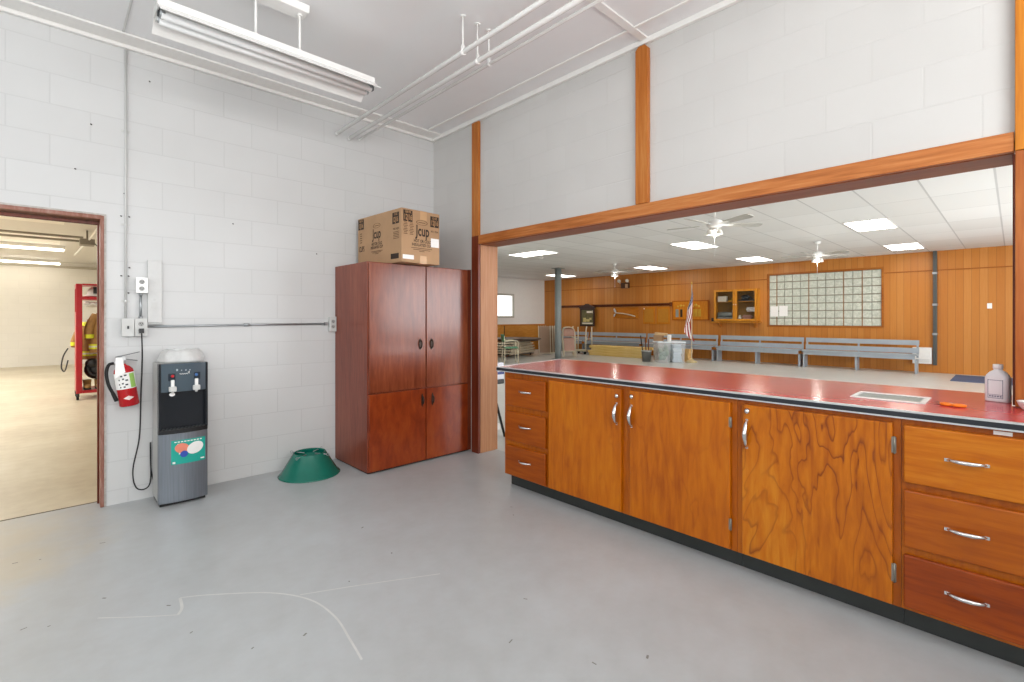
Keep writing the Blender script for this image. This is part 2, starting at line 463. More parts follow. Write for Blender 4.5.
m.box((XW-.14, WY0, SZ0), (XW-.06, WY1, SZ0+.06)); m.box((XW-.14, WY0, SZ1-.06), (XW-.06, WY1, SZ1))
struct('added_window_2', m, m_white)  # added frame, out of view, around the west fill lamp
# bay walls
m = M(); m.box((-6, BY, 0), (WB, BY+.2, BZ)); struct('wall_bay_north', m, m_wallbay)
m = M(); m.box((-6.2, WA+.2, 0), (-6, BY+.2, BZ)); struct('wall_bay_west', m, m_wallbay)
m = M(); m.box((-6, WA, 0), (XW-.2, WA+.2, BZ)); struct('wall_bay_south', m, m_wallbay)
# hall walls
GY0, GY1, GZ0, GZ1 = 2.34, 4.995, 1.095, 2.555
m = M()
m.box((HX, HS-.2, 0), (HX+.2, GY0, HZ)); m.box((HX, GY1, 0), (HX+.2, HY+.2, HZ)); m.box((HX, GY0, 0), (HX+.2, GY1, GZ0)); m.box((HX, GY0, GZ1), (HX+.2, GY1, HZ))
hw = struct('wall_hall_far', m, m_panel)
m = M(); m.box((HX-.012, 1.36, 2.43), (HX-.001, GY0-.052, 2.455)); m.box((HX-.012, GY1+.052, 2.43), (HX-.001, HY-.03, 2.455)); m.box((HX-.012, HS, 2.43), (HX-.001, 1.26, 2.455)); struct('trim_1', m, wood('panel batten', '8d4a16', '9f5a1c', 'ad6a2a', 'y', 8, .1, .4))
m = M(); m.box((XB, HY, 0), (HX, HY+.2, 1.03)); struct('wall_hall_north_wainscot', m, wood('wainscot', 'b8792c', 'c98a3c', 'd59b50', 'x', 3, .2, .4))
# north wall of the hall, white above the wainscot, with a window
NX0, NX1, NZ0, NZ1 = 11.9, 13.36, 1.39, 2.2
m = M(); m.box((XB, HY, 1.03), (NX0, HY+.2, HZ)); m.box((NX1, HY, 1.03), (HX, HY+.2, HZ)); m.box((NX0, HY, 1.03), (NX1, HY+.2, NZ0)); m.box((NX0, HY, NZ1), (NX1, HY+.2, HZ))
struct('wall_hall_north', m, m_white)
m = M()
for a, b in (((NX0-.07, NZ0-.07), (NX1+.07, NZ0)), ((NX0-.07, NZ1), (NX1+.07, NZ1+.07)), ((NX0-.07, NZ0), (NX0, NZ1)), ((NX1, NZ0), (NX1+.07, NZ1))):
    m.box((a[0], HY-.025, a[1]), (b[0], HY-.001, b[1]))
w = struct('window_3', m, flat('window trim grey', 'b9b7ac', .5))
m = M(); m.box((NX0, HY+.08, NZ0), (NX1, HY+.09, NZ1)); obj('pane', m, emis('daylit pane', 'ffffff', 1.15), w)
m = M(); m.box((XB, HY-.02, 1.0), (HX, HY-.001, 1.06)); struct('trim_2', m, m_panel)
m = M()
SWX0, SWX1 = 6.0, 12.5  # unseen window opening, added to let fill light into the hall
m.box((XB, HS-.2, 0), (SWX0, HS, HZ)); m.box((SWX1, HS-.2, 0), (HX, HS, HZ)); m.box((SWX0, HS-.2, 0), (SWX1, HS, .9)); m.box((SWX0, HS-.2, 2.5), (SWX1, HS, HZ))
struct('wall_hall_south', m, m_panel)
m = M()
for x in (SWX0+.03, 8.2, 10.3, SWX1-.03): m.box((x-.03, HS-.14, .9), (x+.03, HS-.06, 2.5))
struct('added_window_4', m, m_white)  # mullions of the added hall window
# glass block window
m = M(); m.box((HX+.06, GY0, GZ0), (HX+.12, GY1, GZ1)); gw = struct('window_5', m, m_mortar)
m = M(); bw = (GY1-GY0)/13; bh = (GZ1-GZ0)/7
for i in range(13):
    for j in range(7):
        y0 = GY0+i*bw; z0 = GZ0+j*bh; gy = .011 if i % 2 == 0 else .006
        m.box((HX+.03, y0+gy, z0+.012), (HX+.15, y0+bw-.006, z0+bh-.012))
obj('glass_block_pane', m, m_gblock, gw, bevel=.008)
m = M()
for i in (2, 4, 8, 12):
    m.box((HX+.024, GY0+i*bw-.014, GZ0), (HX+.034, GY0+i*bw+.012, GZ1))
obj('mortar_joint', m, m_mortarw, gw)
m = M()
m.box((HX-.014, GY0-.05, GZ0-.05), (HX-.001, GY1+.05, GZ0)); m.box((HX-.014, GY0-.05, GZ1), (HX-.001, GY1+.05, GZ1+.05)); m.box((HX-.014, GY0-.05, GZ0), (HX-.001, GY0, GZ1)); m.box((HX-.014, GY1, GZ0), (HX-.001, GY1+.05, GZ1))
obj('window_frame', m, wood('glass block frame', '8d4a16', 'a55f20', 'b6752f', 'y', 8, .1, .4), gw)

# trims of the near room
def trim(n, m, mt, **k): return struct('trim_%d' % n, m, mt, bevel=.003, **k)
P0, P1 = 3.560, 3.662
m = M(); m.box((WB-.028, P0, 2.095), (WB-.001, P1, 3.195)); trim(3, m, m_pine)
m = M(); m.box((WB-.030, P0, 0), (WB-.001, P1, 2.095)); trim(4, m, m_postdark)
m = M(); m.prism([(1.743, 2.096), (1.838, 2.096), (1.838, 3.165), (1.815, 3.19), (1.765, 3.19), (1.743, 3.165)], 'x', WB-.038, WB-.001); trim(5, m, m_pine)
m = M(); m.box((WB-.03, .001, 2.012), (WB-.001, P0, 2.096)); trim(6, m, m_beam)
m = M(); m.box((WB-.001, .0, 2.008), (XB+.01, 3.557, 2.058)); trim(7, m, m_soffit)
m = M(); m.box((WB-.001, 3.556, 0), (XB-.005, 3.579, 2.007)); trim(8, m, m_jamb)
m = M(); m.box((XB-.004, 3.558, 0), (XB+.014, 3.60, 2.02)); trim(9, m, m_jamb)
m = M(); m.box((WB-.04, -.10, 2.012), (WB-.001, -.001, 3.235)); trim(10, m, m_pineorange)
m = M(); m.box((WB-.04, -.10, .925), (WB-.001, -.001, 2.010)); trim(11, m, wood('brown post', '8a4515', 'a0561f', 'b0682e', 'z', 8, .08, .35))
m = M(); m.box((WB-.001, -.019, .925), (XB+.012, .006, 2.007)); trim(12, m, m_postdark)
# ceiling trim boards and battens
m = M(); m.box((XW, WA-.03, ZC-.04), (WB-.001, WA-.001, ZC-.001)); m.box((XW, WA-.18, ZC-.016), (WB-.03, WA-.03, ZC-.001)); trim(13, m, m_white)
m = M(); m.box((WB-.03, YS, ZC-.04), (WB-.001, WA-.03, ZC-.001)); m.box((WB-.20, YS, ZC-.012), (WB-.175, WA-.18, ZC-.001)); trim(14, m, m_white)
m = M(); m.box((XW, 1.745, ZC-.014), (WB-.03, 1.80, ZC-.001)); trim(15, m, m_white)
m = M(); m.box((.352, YS, ZC-.006), (.366, WA-.18, ZC-.001)); trim(16, m, m_lead)
# door frame
m = M()
m.box((DX1-.020, WA-.012, 0), (DX1, WA+.17, DZ)); m.box((DX0, WA-.012, 0), (DX0+.028, WA+.17, DZ)); m.box((DX0+.028, WA-.012, DZ-.024), (DX1-.020, WA+.17, DZ))
d = struct('door_1', m, m_doorframe, bevel=.003)
m = M()
m.box((DX1-.030, WA+.10, 0), (DX1-.020, WA+.13, DZ-.05)); m.box((DX0+.028, WA+.10, 0), (DX0+.05, WA+.13, DZ-.05)); m.box((DX0+.028, WA+.10, DZ-.05), (DX1-.020, WA+.13, DZ-.028))
obj('door_stop', m, m_postdark, d, bevel=.002)
m = M(); m.box((DX1, WA-.006, 0), (DX1+.012, WA-.001, DZ+.012)); m.box((DX0, WA-.006, DZ), (DX1, WA-.001, DZ+.014))
obj('caulk_strip', m, flat('old caulk', 'b9b4ae', .8, var=.2, nscale=40), d)
# floor joint at the doorway and scuffs
m = M(); m.box((DX0, 4.493, 0), (DX1, 4.505, .002)); obj('floor_joint', m, flat('joint grime', '6d6350', .8), floor)
def scuff(pts, w, name, mt):
    m = M(); pts = [Vector((p[0], p[1], .0012)) for p in pts]
    for i in range(len(pts)-1):
        a, b = pts[i], pts[i+1]; d = (b-a).normalized(); s_ = Vector((-d.y, d.x, 0))*w/2
        m.add([a-s_, b-s_, b+s_, a+s_], [(0,1,2,3)])
    return obj(name, m, mt, floor)
m_scuff = flat('pale scuff', 'c9cac8', .6); m_dscuff = flat('dark scuff', '7b7974', .7)
def smooth(pts, n=6):
    out = []
    P = [pts[0]]+list(pts)+[pts[-1]]
    for i in range(1, len(P)-2):
        p0, p1, p2, p3 = [Vector(q) for q in P[i-1:i+3]]
        for k in range(n):
            t_ = k/n
            out.append(.5*((2*p1)+(p2-p0)*t_+(2*p0-5*p1+4*p2-p3)*t_*t_+(3*p1-p0-3*p2+p3)*t_**3))
    out.append(Vector(P[-2])); return out
scuff(smooth([(.437,2.685,0),(.428,2.586,0),(.405,2.537,0)]), .012, 'scuff_mark', m_scuff)
scuff(smooth([(.437,2.685,0),(.543,2.617,0),(.752,2.439,0),(.867,2.251,0),(.896,2.047,0),(.876,1.859,0),(.857,1.719,0)]), .009, 'scuff_mark', m_scuff)
scuff(smooth([(.405,2.537,0),(.30,2.62,0),(.15,2.75,0)]), .006, 'scuff_mark', m_scuff)
scuff(smooth([(.848,2.324,0),(1.1,2.2,0),(1.432,2.022,0)]), .007, 'scuff_mark', m_scuff)
rr = random.Random(3)
for k in range(28):
    x = rr.uniform(-.2, 2.3); y = rr.uniform(.9, 4.1); a = rr.uniform(0, 6.3); L = rr.uniform(.006, .028)
    scuff([(x, y), (x+L*math.cos(a), y+L*math.sin(a))], rr.uniform(.004, .009), 'scuff_mark', m_dscuff)

# ------------------------------------------------------------------ counter units
CF, CB = 2.55, 3.38     # face frame front, back
def pull_h(parent, x, y, z, w=.115, name='handle'):
    m = M()
    pts = [(x, y+w/2, z), (x-.016, y+w*.38, z+.002), (x-.026, y+w*.15, z+.002), (x-.026, y-w*.15, z+.002), (x-.016, y-w*.38, z+.002), (x, y-w/2, z)]
    m.tube(smooth(pts, 4), [.003+.0055*math.sin(math.pi*i/20) for i in range(21)], 8)
    m.box((x-.004, y+w/2-.012, z-.006), (x, y+w/2+.006, z+.006)); m.box((x-.004, y-w/2-.006, z-.006), (x, y-w/2+.012, z+.006))
    h = obj(name, m, m_chrome, parent); h['label'] = 'chrome bow handle'; return h
def pull_v(parent, x, y, zc, L=.13):
    m = M()
    pts = [(x, y, zc+L/2), (x-.018, y, zc+L*.34), (x-.030, y, zc+.01), (x-.030, y, zc-.012), (x-.018, y, zc-L*.34), (x, y, zc-L/2)]
    m.tube(smooth(pts, 4), [.003+.0105*math.sin(math.pi*i/20) for i in range(21)], 8)
    m.box((x-.003, y-.006, zc+L/2-.014), (x, y+.006, zc+L/2+.004)); m.box((x-.003, y-.006, zc-L/2-.004), (x, y+.006, zc-L/2+.014))
    h = obj('handle', m, m_chrome, parent); h['label'] = 'chrome bow handle'; return h
def catch(parent, x, y, z):
    m = M(); m.lathe([(.003, 0), (.013, -.002), (.015, -.010), (.009, -.018), (.002, -.020)], (x, y, z), 14, axis='x')
    return obj('latch_knob', m, m_chrome, parent)
def hinge(parent, x, y, z0, z1):
    m = M(); m.box((x-.002, y-.007, z0), (x, y+.009, z1)); m.cyl((x-.003, y-.001, z0-.003), (x-.003, y-.001, z1+.003), .0035, n=8)
    return obj('hinge', m, m_hinge, parent)
def unit(name, label, y0, y1, x1=CB):
    t = thing(name, label, 'cabinet', (2.95, (y0+y1)/2, 0), 'built-in units under the red counter')
    m = M(); m.box((CF, y0+.0006, .10), (x1, y1-.0006, .888)); obj('body', m, m_frame, t)
    m = M(); m.box((2.62, y0+.0006, 0), (x1-.02, y1-.0006, .0995)); k = obj('toe_kick', m, m_kick, t); k['label'] = 'dark recessed toe kick'
    return t
def drawer(t, y0, y1, z0, z1, mt, hz=None, hy=None):
    m = M(); m.box((2.529, y0, z0), (CF-.0006, y1, z1)); d = obj('drawer', m, mt, t, bevel=.006, seg=3)
    pull_h(d, 2.529, (y0+y1)/2 if hy is None else hy, (z0+z1)/2 if hz is None else hz)
    return d
def door(t, y0, y1, mt, z0=.108, z1=.865):
    m = M(); m.box((2.529, y0, z0), (CF-.0006, y1, z1)); return obj('door', m, mt, t, bevel=.004, seg=2)
tl = unit('drawer_unit', 'narrow three-drawer orange wood unit at the end beside the brown doorpost', 2.285, 2.738)
for z0, z1 in ((.637, .846), (.372, .592), (.110, .335)): drawer(tl, 2.300, 2.712, z0, z1, m_drawer_l, (z0+z1)/2+.012, 2.50)
u2 = unit('base_cabinet', 'pair of smooth orange plywood doors with handles meeting in the middle', .985, 2.285)
dA = door(u2, 1.672, 2.268, m_counterwood); pull_v(dA, 2.529, 1.702, .711); catch(dA, 2.529, 1.697, .822)
dB = door(u2, 1.015, 1.612, m_counterwood); pull_v(dB, 2.529, 1.596, .711); catch(dB, 2.529, 1.592, .830); hinge(dB, 2.529, 1.012, .74, .79); hinge(dB, 2.529, 1.012, .211, .267)
u3 = unit('base_cabinet', 'single wide plywood door with bold swirling dark grain and left-side handle', .325, .985)
dC = door(u3, .352, .956, m_door_swirl); pull_v(dC, 2.529, .931, .72, .14); catch(dC, 2.529, .928, .835); hinge(dC, 2.529, .346, .742, .808); hinge(dC, 2.529, .346, .208, .282)
u4 = unit('drawer_unit', 'wide three-drawer unit below the bottle and scissors, long chrome handles', -.46, .325, 2.99)
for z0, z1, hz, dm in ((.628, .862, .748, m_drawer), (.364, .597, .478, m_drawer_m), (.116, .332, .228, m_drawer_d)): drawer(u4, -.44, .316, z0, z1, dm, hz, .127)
m = M(); m.box((2.5485, .005, .866), (CF-.0006, .055, .880)); k = obj('tape_strip', m, m_paper, u4); k['label'] = 'scrap of white tape on the top rail'
# worktop
wt = thing('countertop', 'long red laminate worktop with black and silver edge band', 'countertop', (2.95, 1.4, .889))
m = M()
m.prism([(2.533, -.46), (2.99, -.46), (2.99, .008), (3.41, .008), (3.41, 2.895), (2.533, 2.79)], 'z', .889, .9225)
obj('laminate_top', m, m_lam, wt)
m = M()
fr_edge = [(2.532, -.46), (2.532, 2.79), (3.41, 2.896)]
def edge_strip(m, z0, z1, th, pts=fr_edge):
    for (ax, ay), (bx, by) in zip(pts[:-1], pts[1:]):
        d = Vector((bx-ax, by-ay, 0)).normalized(); nn = Vector((-d.y, d.x, 0))
        a = Vector((ax, ay, 0))-d*.001; b = Vector((bx, by, 0))+d*th
        q = [a, b, b+nn*th, a+nn*th]
        m.prism([(p.x, p.y) for p in q], 'z', z0, z1)
m = M(); edge_strip(m, .8955, .916, .012); k = obj('edge_band', m, flat('black vinyl', '1b2028', .35), wt); k['label'] = 'black edge band'
m = M(); edge_strip(m, .916, .9235, .013); edge_strip(m, .889, .8955, .013); k = obj('metal_trim', m, m_alu, wt); k['label'] = 'silver metal trim strips'
# plate let into the worktop
v = thing('vent_plate', 'white framed grey vent plate set in the red counter', 'vent', (2.88, .41, .9235))
m = M(); x0, x1, y0, y1 = 2.768, 2.995, .27, .547; b = .02
for a, c_ in (((x0, y0), (x1, y0+b)), ((x0, y1-b), (x1, y1)), ((x0, y0+b), (x0+b, y1-b)), ((x1-b, y0+b), (x1, y1-b))): m.box((a[0], a[1], .9230), (c_[0], c_[1], .928))
obj('frame', m, m_whitegloss, v, bevel=.0015)
m = M(); m.box((x0+b, y0+b, .9230), (x1-b, y1-b, .9245))
for i in range(12):
    y = y0+b+.01+i*.0195; m.box((x0+b+.006, y, .9245), (x1-b-.006, y+.010, .9262))
obj('grille', m, flat('grille grey', '8b9088', .45), v)
# bottle
bt = thing('plastic_bottle', 'frosted rectangular plastic bottle with white cap on the red counter', 'bottle', (3.10, .052, .923))
def rrect(w, d, r, n=5):
    out = []
    for cx, cy, a0 in ((w/2-r, d/2-r, 0), (-w/2+r, d/2-r, 90), (-w/2+r, -d/2+r, 180), (w/2-r, -d/2+r, 270)):
        for k in range(n+1):
            a = R(a0+90*k/n); out.append((cx+r*math.cos(a), cy+r*math.sin(a)))
    return out
def loft(m, secs, cap=True):
    n = len(secs[0]); vs = [p for s_ in secs for p in s_]
    fs = [(i*n+k, i*n+(k+1) % n, (i+1)*n+(k+1) % n, (i+1)*n+k) for i in range(len(secs)-1) for k in range(n)]
    sv = m.smooth; m.smooth = True; m.add(vs, fs); m.smooth = sv
    if cap: m.add(secs[0], [tuple(reversed(range(n)))]); m.add(secs[-1], [tuple(range(n))])
rotb = Matrix.Rotation(R(72), 4, 'Z')
m = M(); secs = []
for w_, d_, r_, z_ in ((.076, .05, .014, 0), (.081, .054, .016, .006), (.081, .054, .016, .106), (.074, .050, .018, .120), (.054, .040, .018, .134), (.030, .030, .0149, .143), (.028, .028, .0139, .150)):
    secs.append([rotb @ Vector((a, b_, z_)) + Vector((3.10, .052, .923)) for a, b_ in rrect(w_, d_, r_)])
loft(m, secs); obj('bottle_body', m, m_bottle, bt)
m = M(); m.lathe([(.0165, .148), (.0175, .150), (.0175, .166), (.016, .169)], (3.10, .052, .923), 24); obj('cap', m, m_whitegloss, bt)
# printed label, on the side towards the room
m = M()
fx_ = rotb @ Vector((0, 1, 0)); rx_ = rotb @ Vector((1, 0, 0)); cen = Vector((3.10, .052, .923)) + fx_*.0274
def plate_on(m, c, rt, up, n_, w, h, th=.0004):
    a = [c+rt*x+up*y for x, y in ((-w/2, -h/2), (w/2, -h/2), (w/2, h/2), (-w/2, h/2))]
    m.add(a+[p+n_*th for p in a], [(3,2,1,0),(4,5,6,7),(0,1,5,4),(1,2,6,5),(2,3,7,6),(3,0,4,7)])
UP = Vector((0,0,1))
for dz, w_, h_ in ((.098, .050, .002), (.018, .050, .002), (.033, .050, .0015)): plate_on(m, cen+UP*dz, rx_, UP, fx_, w_, h_)
for s_ in (-1, 1): plate_on(m, cen+UP*.059+rx_*s_*.025, rx_, UP, fx_, .002, .083)
for k in range(5): plate_on(m, cen+UP*.026+rx_*(-.018+.009*k), rx_, UP, fx_, .006, .006)
obj('printed_label', m, flat('label blue grey', '6f7490', .6), bt)
# scissors
s = thing('scissors', 'orange-handled scissors lying on the red counter edge', 'scissors', (2.785, .18, .9235))
def ring(c, rx, ry, ang, r=.0045):
    return [(c[0]+rx*math.cos(t_)*math.cos(ang)-ry*math.sin(t_)*math.sin(ang), c[1]+rx*math.cos(t_)*math.sin(ang)+ry*math.sin(t_)*math.cos(ang), c[2]) for t_ in [2*math.pi*k/18 for k in range(18)]]
m = M(); m.tube(ring((2.792, .203, .9300), .017, .013, R(80)), .006, 8, closed=True)
m2 = M(); m2.tube(ring((2.782, .163, .9300), .019, .013, R(100)), .006, 8, closed=True)
m_or = flat('orange plastic', 'f07d10', .35)
m.bar((2.803, .214, .930), (2.815, .224, .930), .010, .008); m2.bar((2.794, .178, .930), (2.817, .222, .930), .008, .007)
obj('handle', m, m_or, s); obj('handle', m2, m_or, s)
m = M(); m.prism([(2.810, .218), (2.820, .222), (2.872, .238), (2.870, .242)], 'z', .9268, .9285); m.prism([(2.812, .214), (2.820, .222), (2.868, .246), (2.864, .248)], 'z', .9287, .9300)
m.cyl((2.816, .222, .9255), (2.816, .222, .934), .003, n=8)
obj('blade', m, m_dkgrey, s)
# white bowl by the post
m = M(); m.lathe([(.03, .0), (.04, .002), (.050, .016), (.056, .032), (.058, .036), (.054, .036), (.046, .016), (.034, .006), (.001, .005)], (2.890, -.062, .9236), 24, cap1=False)
one('dish', m, m_whitegloss, 'small white dish at the foot of the right-hand orange post', 'dish', (2.890, -.062, .9236))

# ------------------------------------------------------------------ tall cabinet
c = thing('storage_cabinet', 'tall reddish-brown wooden storage cupboard with four doors standing in the corner', 'cabinet', (2.44, 4.02, 0))
X0, X1, Y0, Y1, ZT = 1.902, 2.992, 3.722, 4.343, 1.775
m = M(); m.box((X0, Y0, .012), (X1, Y1, ZT)); obj('body', m, m_mahogs, c, bevel=.003)
m = M(); m.box((X0+.01, Y0+.01, 0), (X1-.01, Y1-.01, .012)); obj('plinth', m, m_rubber, c)
def cdoor(x0, x1, z0, z1, mt, hx, hz, tall):
    m = M(); m.box((x0, 3.70, z0), (x1, Y0-.0008, z1)); d = obj('door', m, mt, c, bevel=.003)
    m = M()
    w_ = .017 if tall else .010; h_ = .052 if tall else .060
    pts = [(hx+w_*math.cos(a)*(1 if abs(math.sin(a)) < .8 else .6), hz+h_*math.sin(a)) for a in [2*math.pi*k/16 for k in range(16)]]
    m.prism(pts, 'y', 3.6955, 3.6999)
    m.tube(smooth([(hx, 3.696, hz+.036), (hx, 3.676, hz+.022), (hx, 3.672, hz), (hx, 3.676, hz-.022), (hx, 3.696, hz-.036)], 4), .0055, 8)
    h = obj('handle', m, m_iron, d); h['label'] = 'dark iron pull'
cdoor(X0+.008, 2.463, .674, ZT-.006, m_mahog, 2.405, 1.068, True)
cdoor(2.473, 2.950, .674, ZT-.006, m_mahog, 2.525, 1.066, True)
cdoor(X0+.008, 2.463, .018, .664, m_mahogL, 2.425, .562, False)
cdoor(2.473, 2.950, .018, .664, m_mahogL, 2.535, .560, False)
m = M(); m.box((2.956, 3.703, .012), (2.992, Y0-.0008, ZT)); obj('stile', m, m_postdark, c)

# cardboard box with printing
BW, BD, BH = .398, .725, .455
bx = thing('cardboard_box', 'printed brown cardboard carton perched on top of the tall cupboard', 'box', (2.127, 3.556, 1.776))
O = Vector((2.127, 3.556, 1.776))
m = M(); m.box(O, O+Vector((BW, BD, BH))); obj('carton', m, m_card, bx, bevel=.004)
def onf(u, z): return O+Vector((u*BW, -.0004, z*BH))          # front face, u left to right
def onl(u, z): return O+Vector((-.0004, (1-u)*BD, z*BH))      # left face, u left (back) to right (front)
m = M()
fN, lN = Vector((0,-1,0)), Vector((-1,0,0)); fR, lR = Vector((1,0,0)), Vector((0,-1,0))
m = M(); plate_on(m, onf(.56, .915), fR, UP, fN, .07, .165*BH); plate_on(m, onf(.56, .07), fR, UP, fN, .07, .15*BH)
m.box(O+Vector((.56*BW-.035, .0, -.0012)), O+Vector((.56*BW+.035, .08, -.0004)))
m.box(O+Vector((.56*BW-.035, -.0006, BH)), O+Vector((.56*BW+.035, BD, BH+.0006)))
pieces('packing_tape', m, m_tape, bx)
m = M()
for u, z in ((.16, .865), (.86, .83)): plate_on(m, onf(u, z), fR, UP, fN, .23*BW, .21*BH)
for u, z in ((.08, .87), (.88, .83)): plate_on(m, onl(u, z), lR, UP, lN, .14*BD, .21*BH)
plate_on(m, onl(.86, .12), lR, UP, lN, .17*BD, .10*BH)
pieces('printed_panel', m, m_ink, bx)
F = []
lettering('lettering', bx, [('1000 PK', .028, onf(.16, .935), .062), ('12J16', .066, onf(.16, .835), .075), ('12 OZ', .026, onf(.86, .895), .05), ('12J16', .062, onf(.86, .805), .072)], flat('carton tan ink', 'b58a60', .8), fR, UP, fN, .0012)
lettering('lettering', bx, [('1000 PK', .028, onl(.08, .935), .06), ('12J16', .06, onl(.08, .84), .07), ('12 OZ', .026, onl(.88, .90), .05), ('12J16', .06, onl(.88, .80), .07)], flat('carton tan ink', 'b58a60', .8), lR, UP, lN, .0012)
lettering('lettering', bx, [('Jcup', .13, onf(.54, .61), .37*BW), ('HOT OR COLD', .036, onf(.54, .42), .46*BW), ('INSULATED CUP', .034, onf(.52, .345), .52*BW), ('NO. 12J16', .022, onf(.86, .64), .2*BW)], m_ink, fR, UP, fN)
lettering('lettering', bx, [('Jcup', .12, onl(.46, .61), .20*BD), ('HOT OR COLD', .036, onl(.46, .42), .24*BD), ('INSULATED CUP', .034, onl(.46, .35), .28*BD), ('NO. 12J16', .022, onl(.89, .63), .12*BD), ('CUPS', .07, onl(.10, .36), .13*BD)], m_ink, lR, UP, lN)
m = M()
for r_ in range(8):
    for u0 in (.10, .25): plate_on(m, onf(u0, .74-r_*.030), fR, UP, fN, (.075+.02*((r_*7) % 3))*BW, .013*BH)
for w_, z in ((.56, .285), (.45, .255), (.14, .228)): plate_on(m, onf(.52, z), fR, UP, fN, w_*BW, .012*BH)
for w_, z in ((.27, .275), (.2, .25), (.08, .225)): plate_on(m, onl(.46, z), lR, UP, lN, w_*BD, .012*BH)
for r_ in range(5): plate_on(m, onl(.89, .57-r_*.03), lR, UP, lN, .12*BD, .012*BH); plate_on(m, onl(.08, .68-r_*.045), lR, UP, lN, .05*BD, .02*BH)
# small oval badge outlines above the word
for fn, rt, n_, cx, w_ in ((onf, fR, fN, .52, .15*BW), (onl, lR, lN, .46, .085*BD)):
    for k in range(24):
        a0 = 2*math.pi*k/24; a1 = 2*math.pi*(k+1)/24
        c0 = fn(cx, .775)
        q = [c0+rt*math.cos(a)*w_*q_+UP*math.sin(a)*.022*q_ for a, q_ in ((a0, 1), (a1, 1), (a1, .86), (a0, .86))]
        m.add([p+n_*.0006 for p in q], [(0,1,2,3)])
    plate_on(m, fn(cx, .775), rt, UP, n_, w_*1.2, .006)
obj('small_print', m, m_ink2, bx)
m = M(); plate_on(m, onf(.87, .42), fR, UP, fN, .22*BW, .17*BH, .001); plate_on(m, onf(.17, .10), fR, UP, fN, .28*BW, .08*BH, .001); pieces('paper_label', m, m_paper, bx)
bx.rotation_euler = (0, 0, R(2.5))

# ------------------------------------------------------------------ water cooler
wc = thing('water_cooler', 'black and stainless water dispenser with teal poster against the white block wall', 'water cooler', (.68, 4.2, 0))
CX0, CX1, CY0, CY1 = .535, .825, 4.045, 4.335
def bow(u): return CY0 + .0 - .022*(1-(2*u-1)**2)      # gently bowed front
def front_panel(z0, z1, name, mt, x0=CX0, x1=CX1, off=0, n=14, back=.05, **k):
    m = M(); poly = [(x0+(x1-x0)*i/n, bow((x0+(x1-x0)*i/n-CX0)/(CX1-CX0))+off) for i in range(n+1)]
    poly += [(x1, CY0+back), (x0, CY0+back)]
    m.prism(poly, 'z', z0, z1); return obj(name, m, mt, wc, **k)
m = M(); m.box((CX0+.004, CY0+.05, .02), (CX1-.004, CY1, .985)); obj('body', m, flat('cooler side grey', 'b9bab8', .4), wc, bevel=.006)
m = M(); m.box((CX0+.01, CY0+.02, 0), (CX1-.01, CY1-.01, .02)); obj('foot', m, m_black, wc)
t = NT('brushed steel'); g_ = t.noise(t.coord(scale=(1, 1, .02)), 160, 2); t.base(t.ramp(g_, [(.3, '7f868f'), (.7, '8b929b')])).set(.33, .85); m_brush = t.m
front_panel(.024, .498, 'lower_door', m_brush, bevel=.003)
front_panel(.500, .528, 'drip_ledge', m_black, back=.05)
m_panelblk = flat('cooler fascia', '46545e', .2, var=.03)
front_panel(.79, .985, 'control_panel', m_panelblk, CX0+.012, CX1-.012)
# dispenser recess: side cheeks, back and drip tray
m = M()
for x0, x1 in ((CX0, CX0+.014), (CX1-.014, CX1)): m.box((x0, CY0-.006, .528), (x1, CY0+.05, .985))
m.box((CX0+.014, CY0+.034, .528), (CX1-.014, CY0+.05, .79)); obj('dispenser_recess', m, flat('recess black', '0e141c', .2), wc)
m = M()
for i in range(11): m.box((CX0+.025+i*.022, CY0-.012, .5285), (CX0+.037+i*.022, CY0+.03, .533))
obj('drip_tray', m, m_dkgrey, wc)
for x, colr, nm in ((.612, 'c01826', 'red'), (.752, '3f6ca8', 'blue')):
    yb = bow((x-CX0)/(CX1-CX0))
    m = M(); m.box((x-.024, yb-.002, .868), (x+.024, yb+.004, .918)); bt_ = obj('tap_plate', m, flat('tap plate', '16222e', .25), wc, bevel=.002)
    m = M(); m.lathe([(.010, 0), (.010, -.003), (.007, -.005)], (x, yb-.002, .900), 16, axis='y'); k = obj('indicator', m, flat('indicator '+nm, colr, .3), bt_); k['label'] = nm+' temperature dot'
    m = M(); m.box((x-.010, yb-.016, .826), (x+.010, yb+.005, .874)); tp = obj('lever', m, m_whitegloss, wc, bevel=.004)
    m = M(); m.box((x-.022, yb-.022, .793), (x+.022, yb+.02, .828)); m.cyl((x, yb-.004, .778), (x, yb-.004, .794), .009, n=12); obj('tap', m, m_lead, wc, bevel=.006)
m = M(); m.lathe([(.017, 0), (.017, -.003), (.014, -.004)], (.612, CY0-.002, .772), 18, sy=.8, axis='y'); obj('sticker', m, m_paper, wc)
# marks on the fascia: row of icons and a script-like maker's mark
m = M(); yb = CY0-.0228
for i, x in enumerate((.638, .664, .689, .713)):
    w_ = (.010, .005, .008, .006)[i]; m.box((x-w_/2, yb-.0006, .934), (x+w_/2, yb+.006, .941 if i else .948))
pieces('icon', m, flat('icon grey', 'aeb8bf', .4), wc)
m = M(); p = []
xs0 = .652
for k in range(41):
    u = k/40; a = u*math.pi*10
    p.append((xs0+.060*u+.002*math.sin(a*2), bow((xs0+.06*u-CX0)/(CX1-CX0))-.0012, .9125+.0045*math.sin(a)+(.020*max(0, (u-.86)/.06) if .86 < u < .93 else (.020*max(0, (1-u)/.07) if u >= .93 else 0))))
m.tube(p, .0014, 5); obj('maker_mark', m, m_paper, wc)
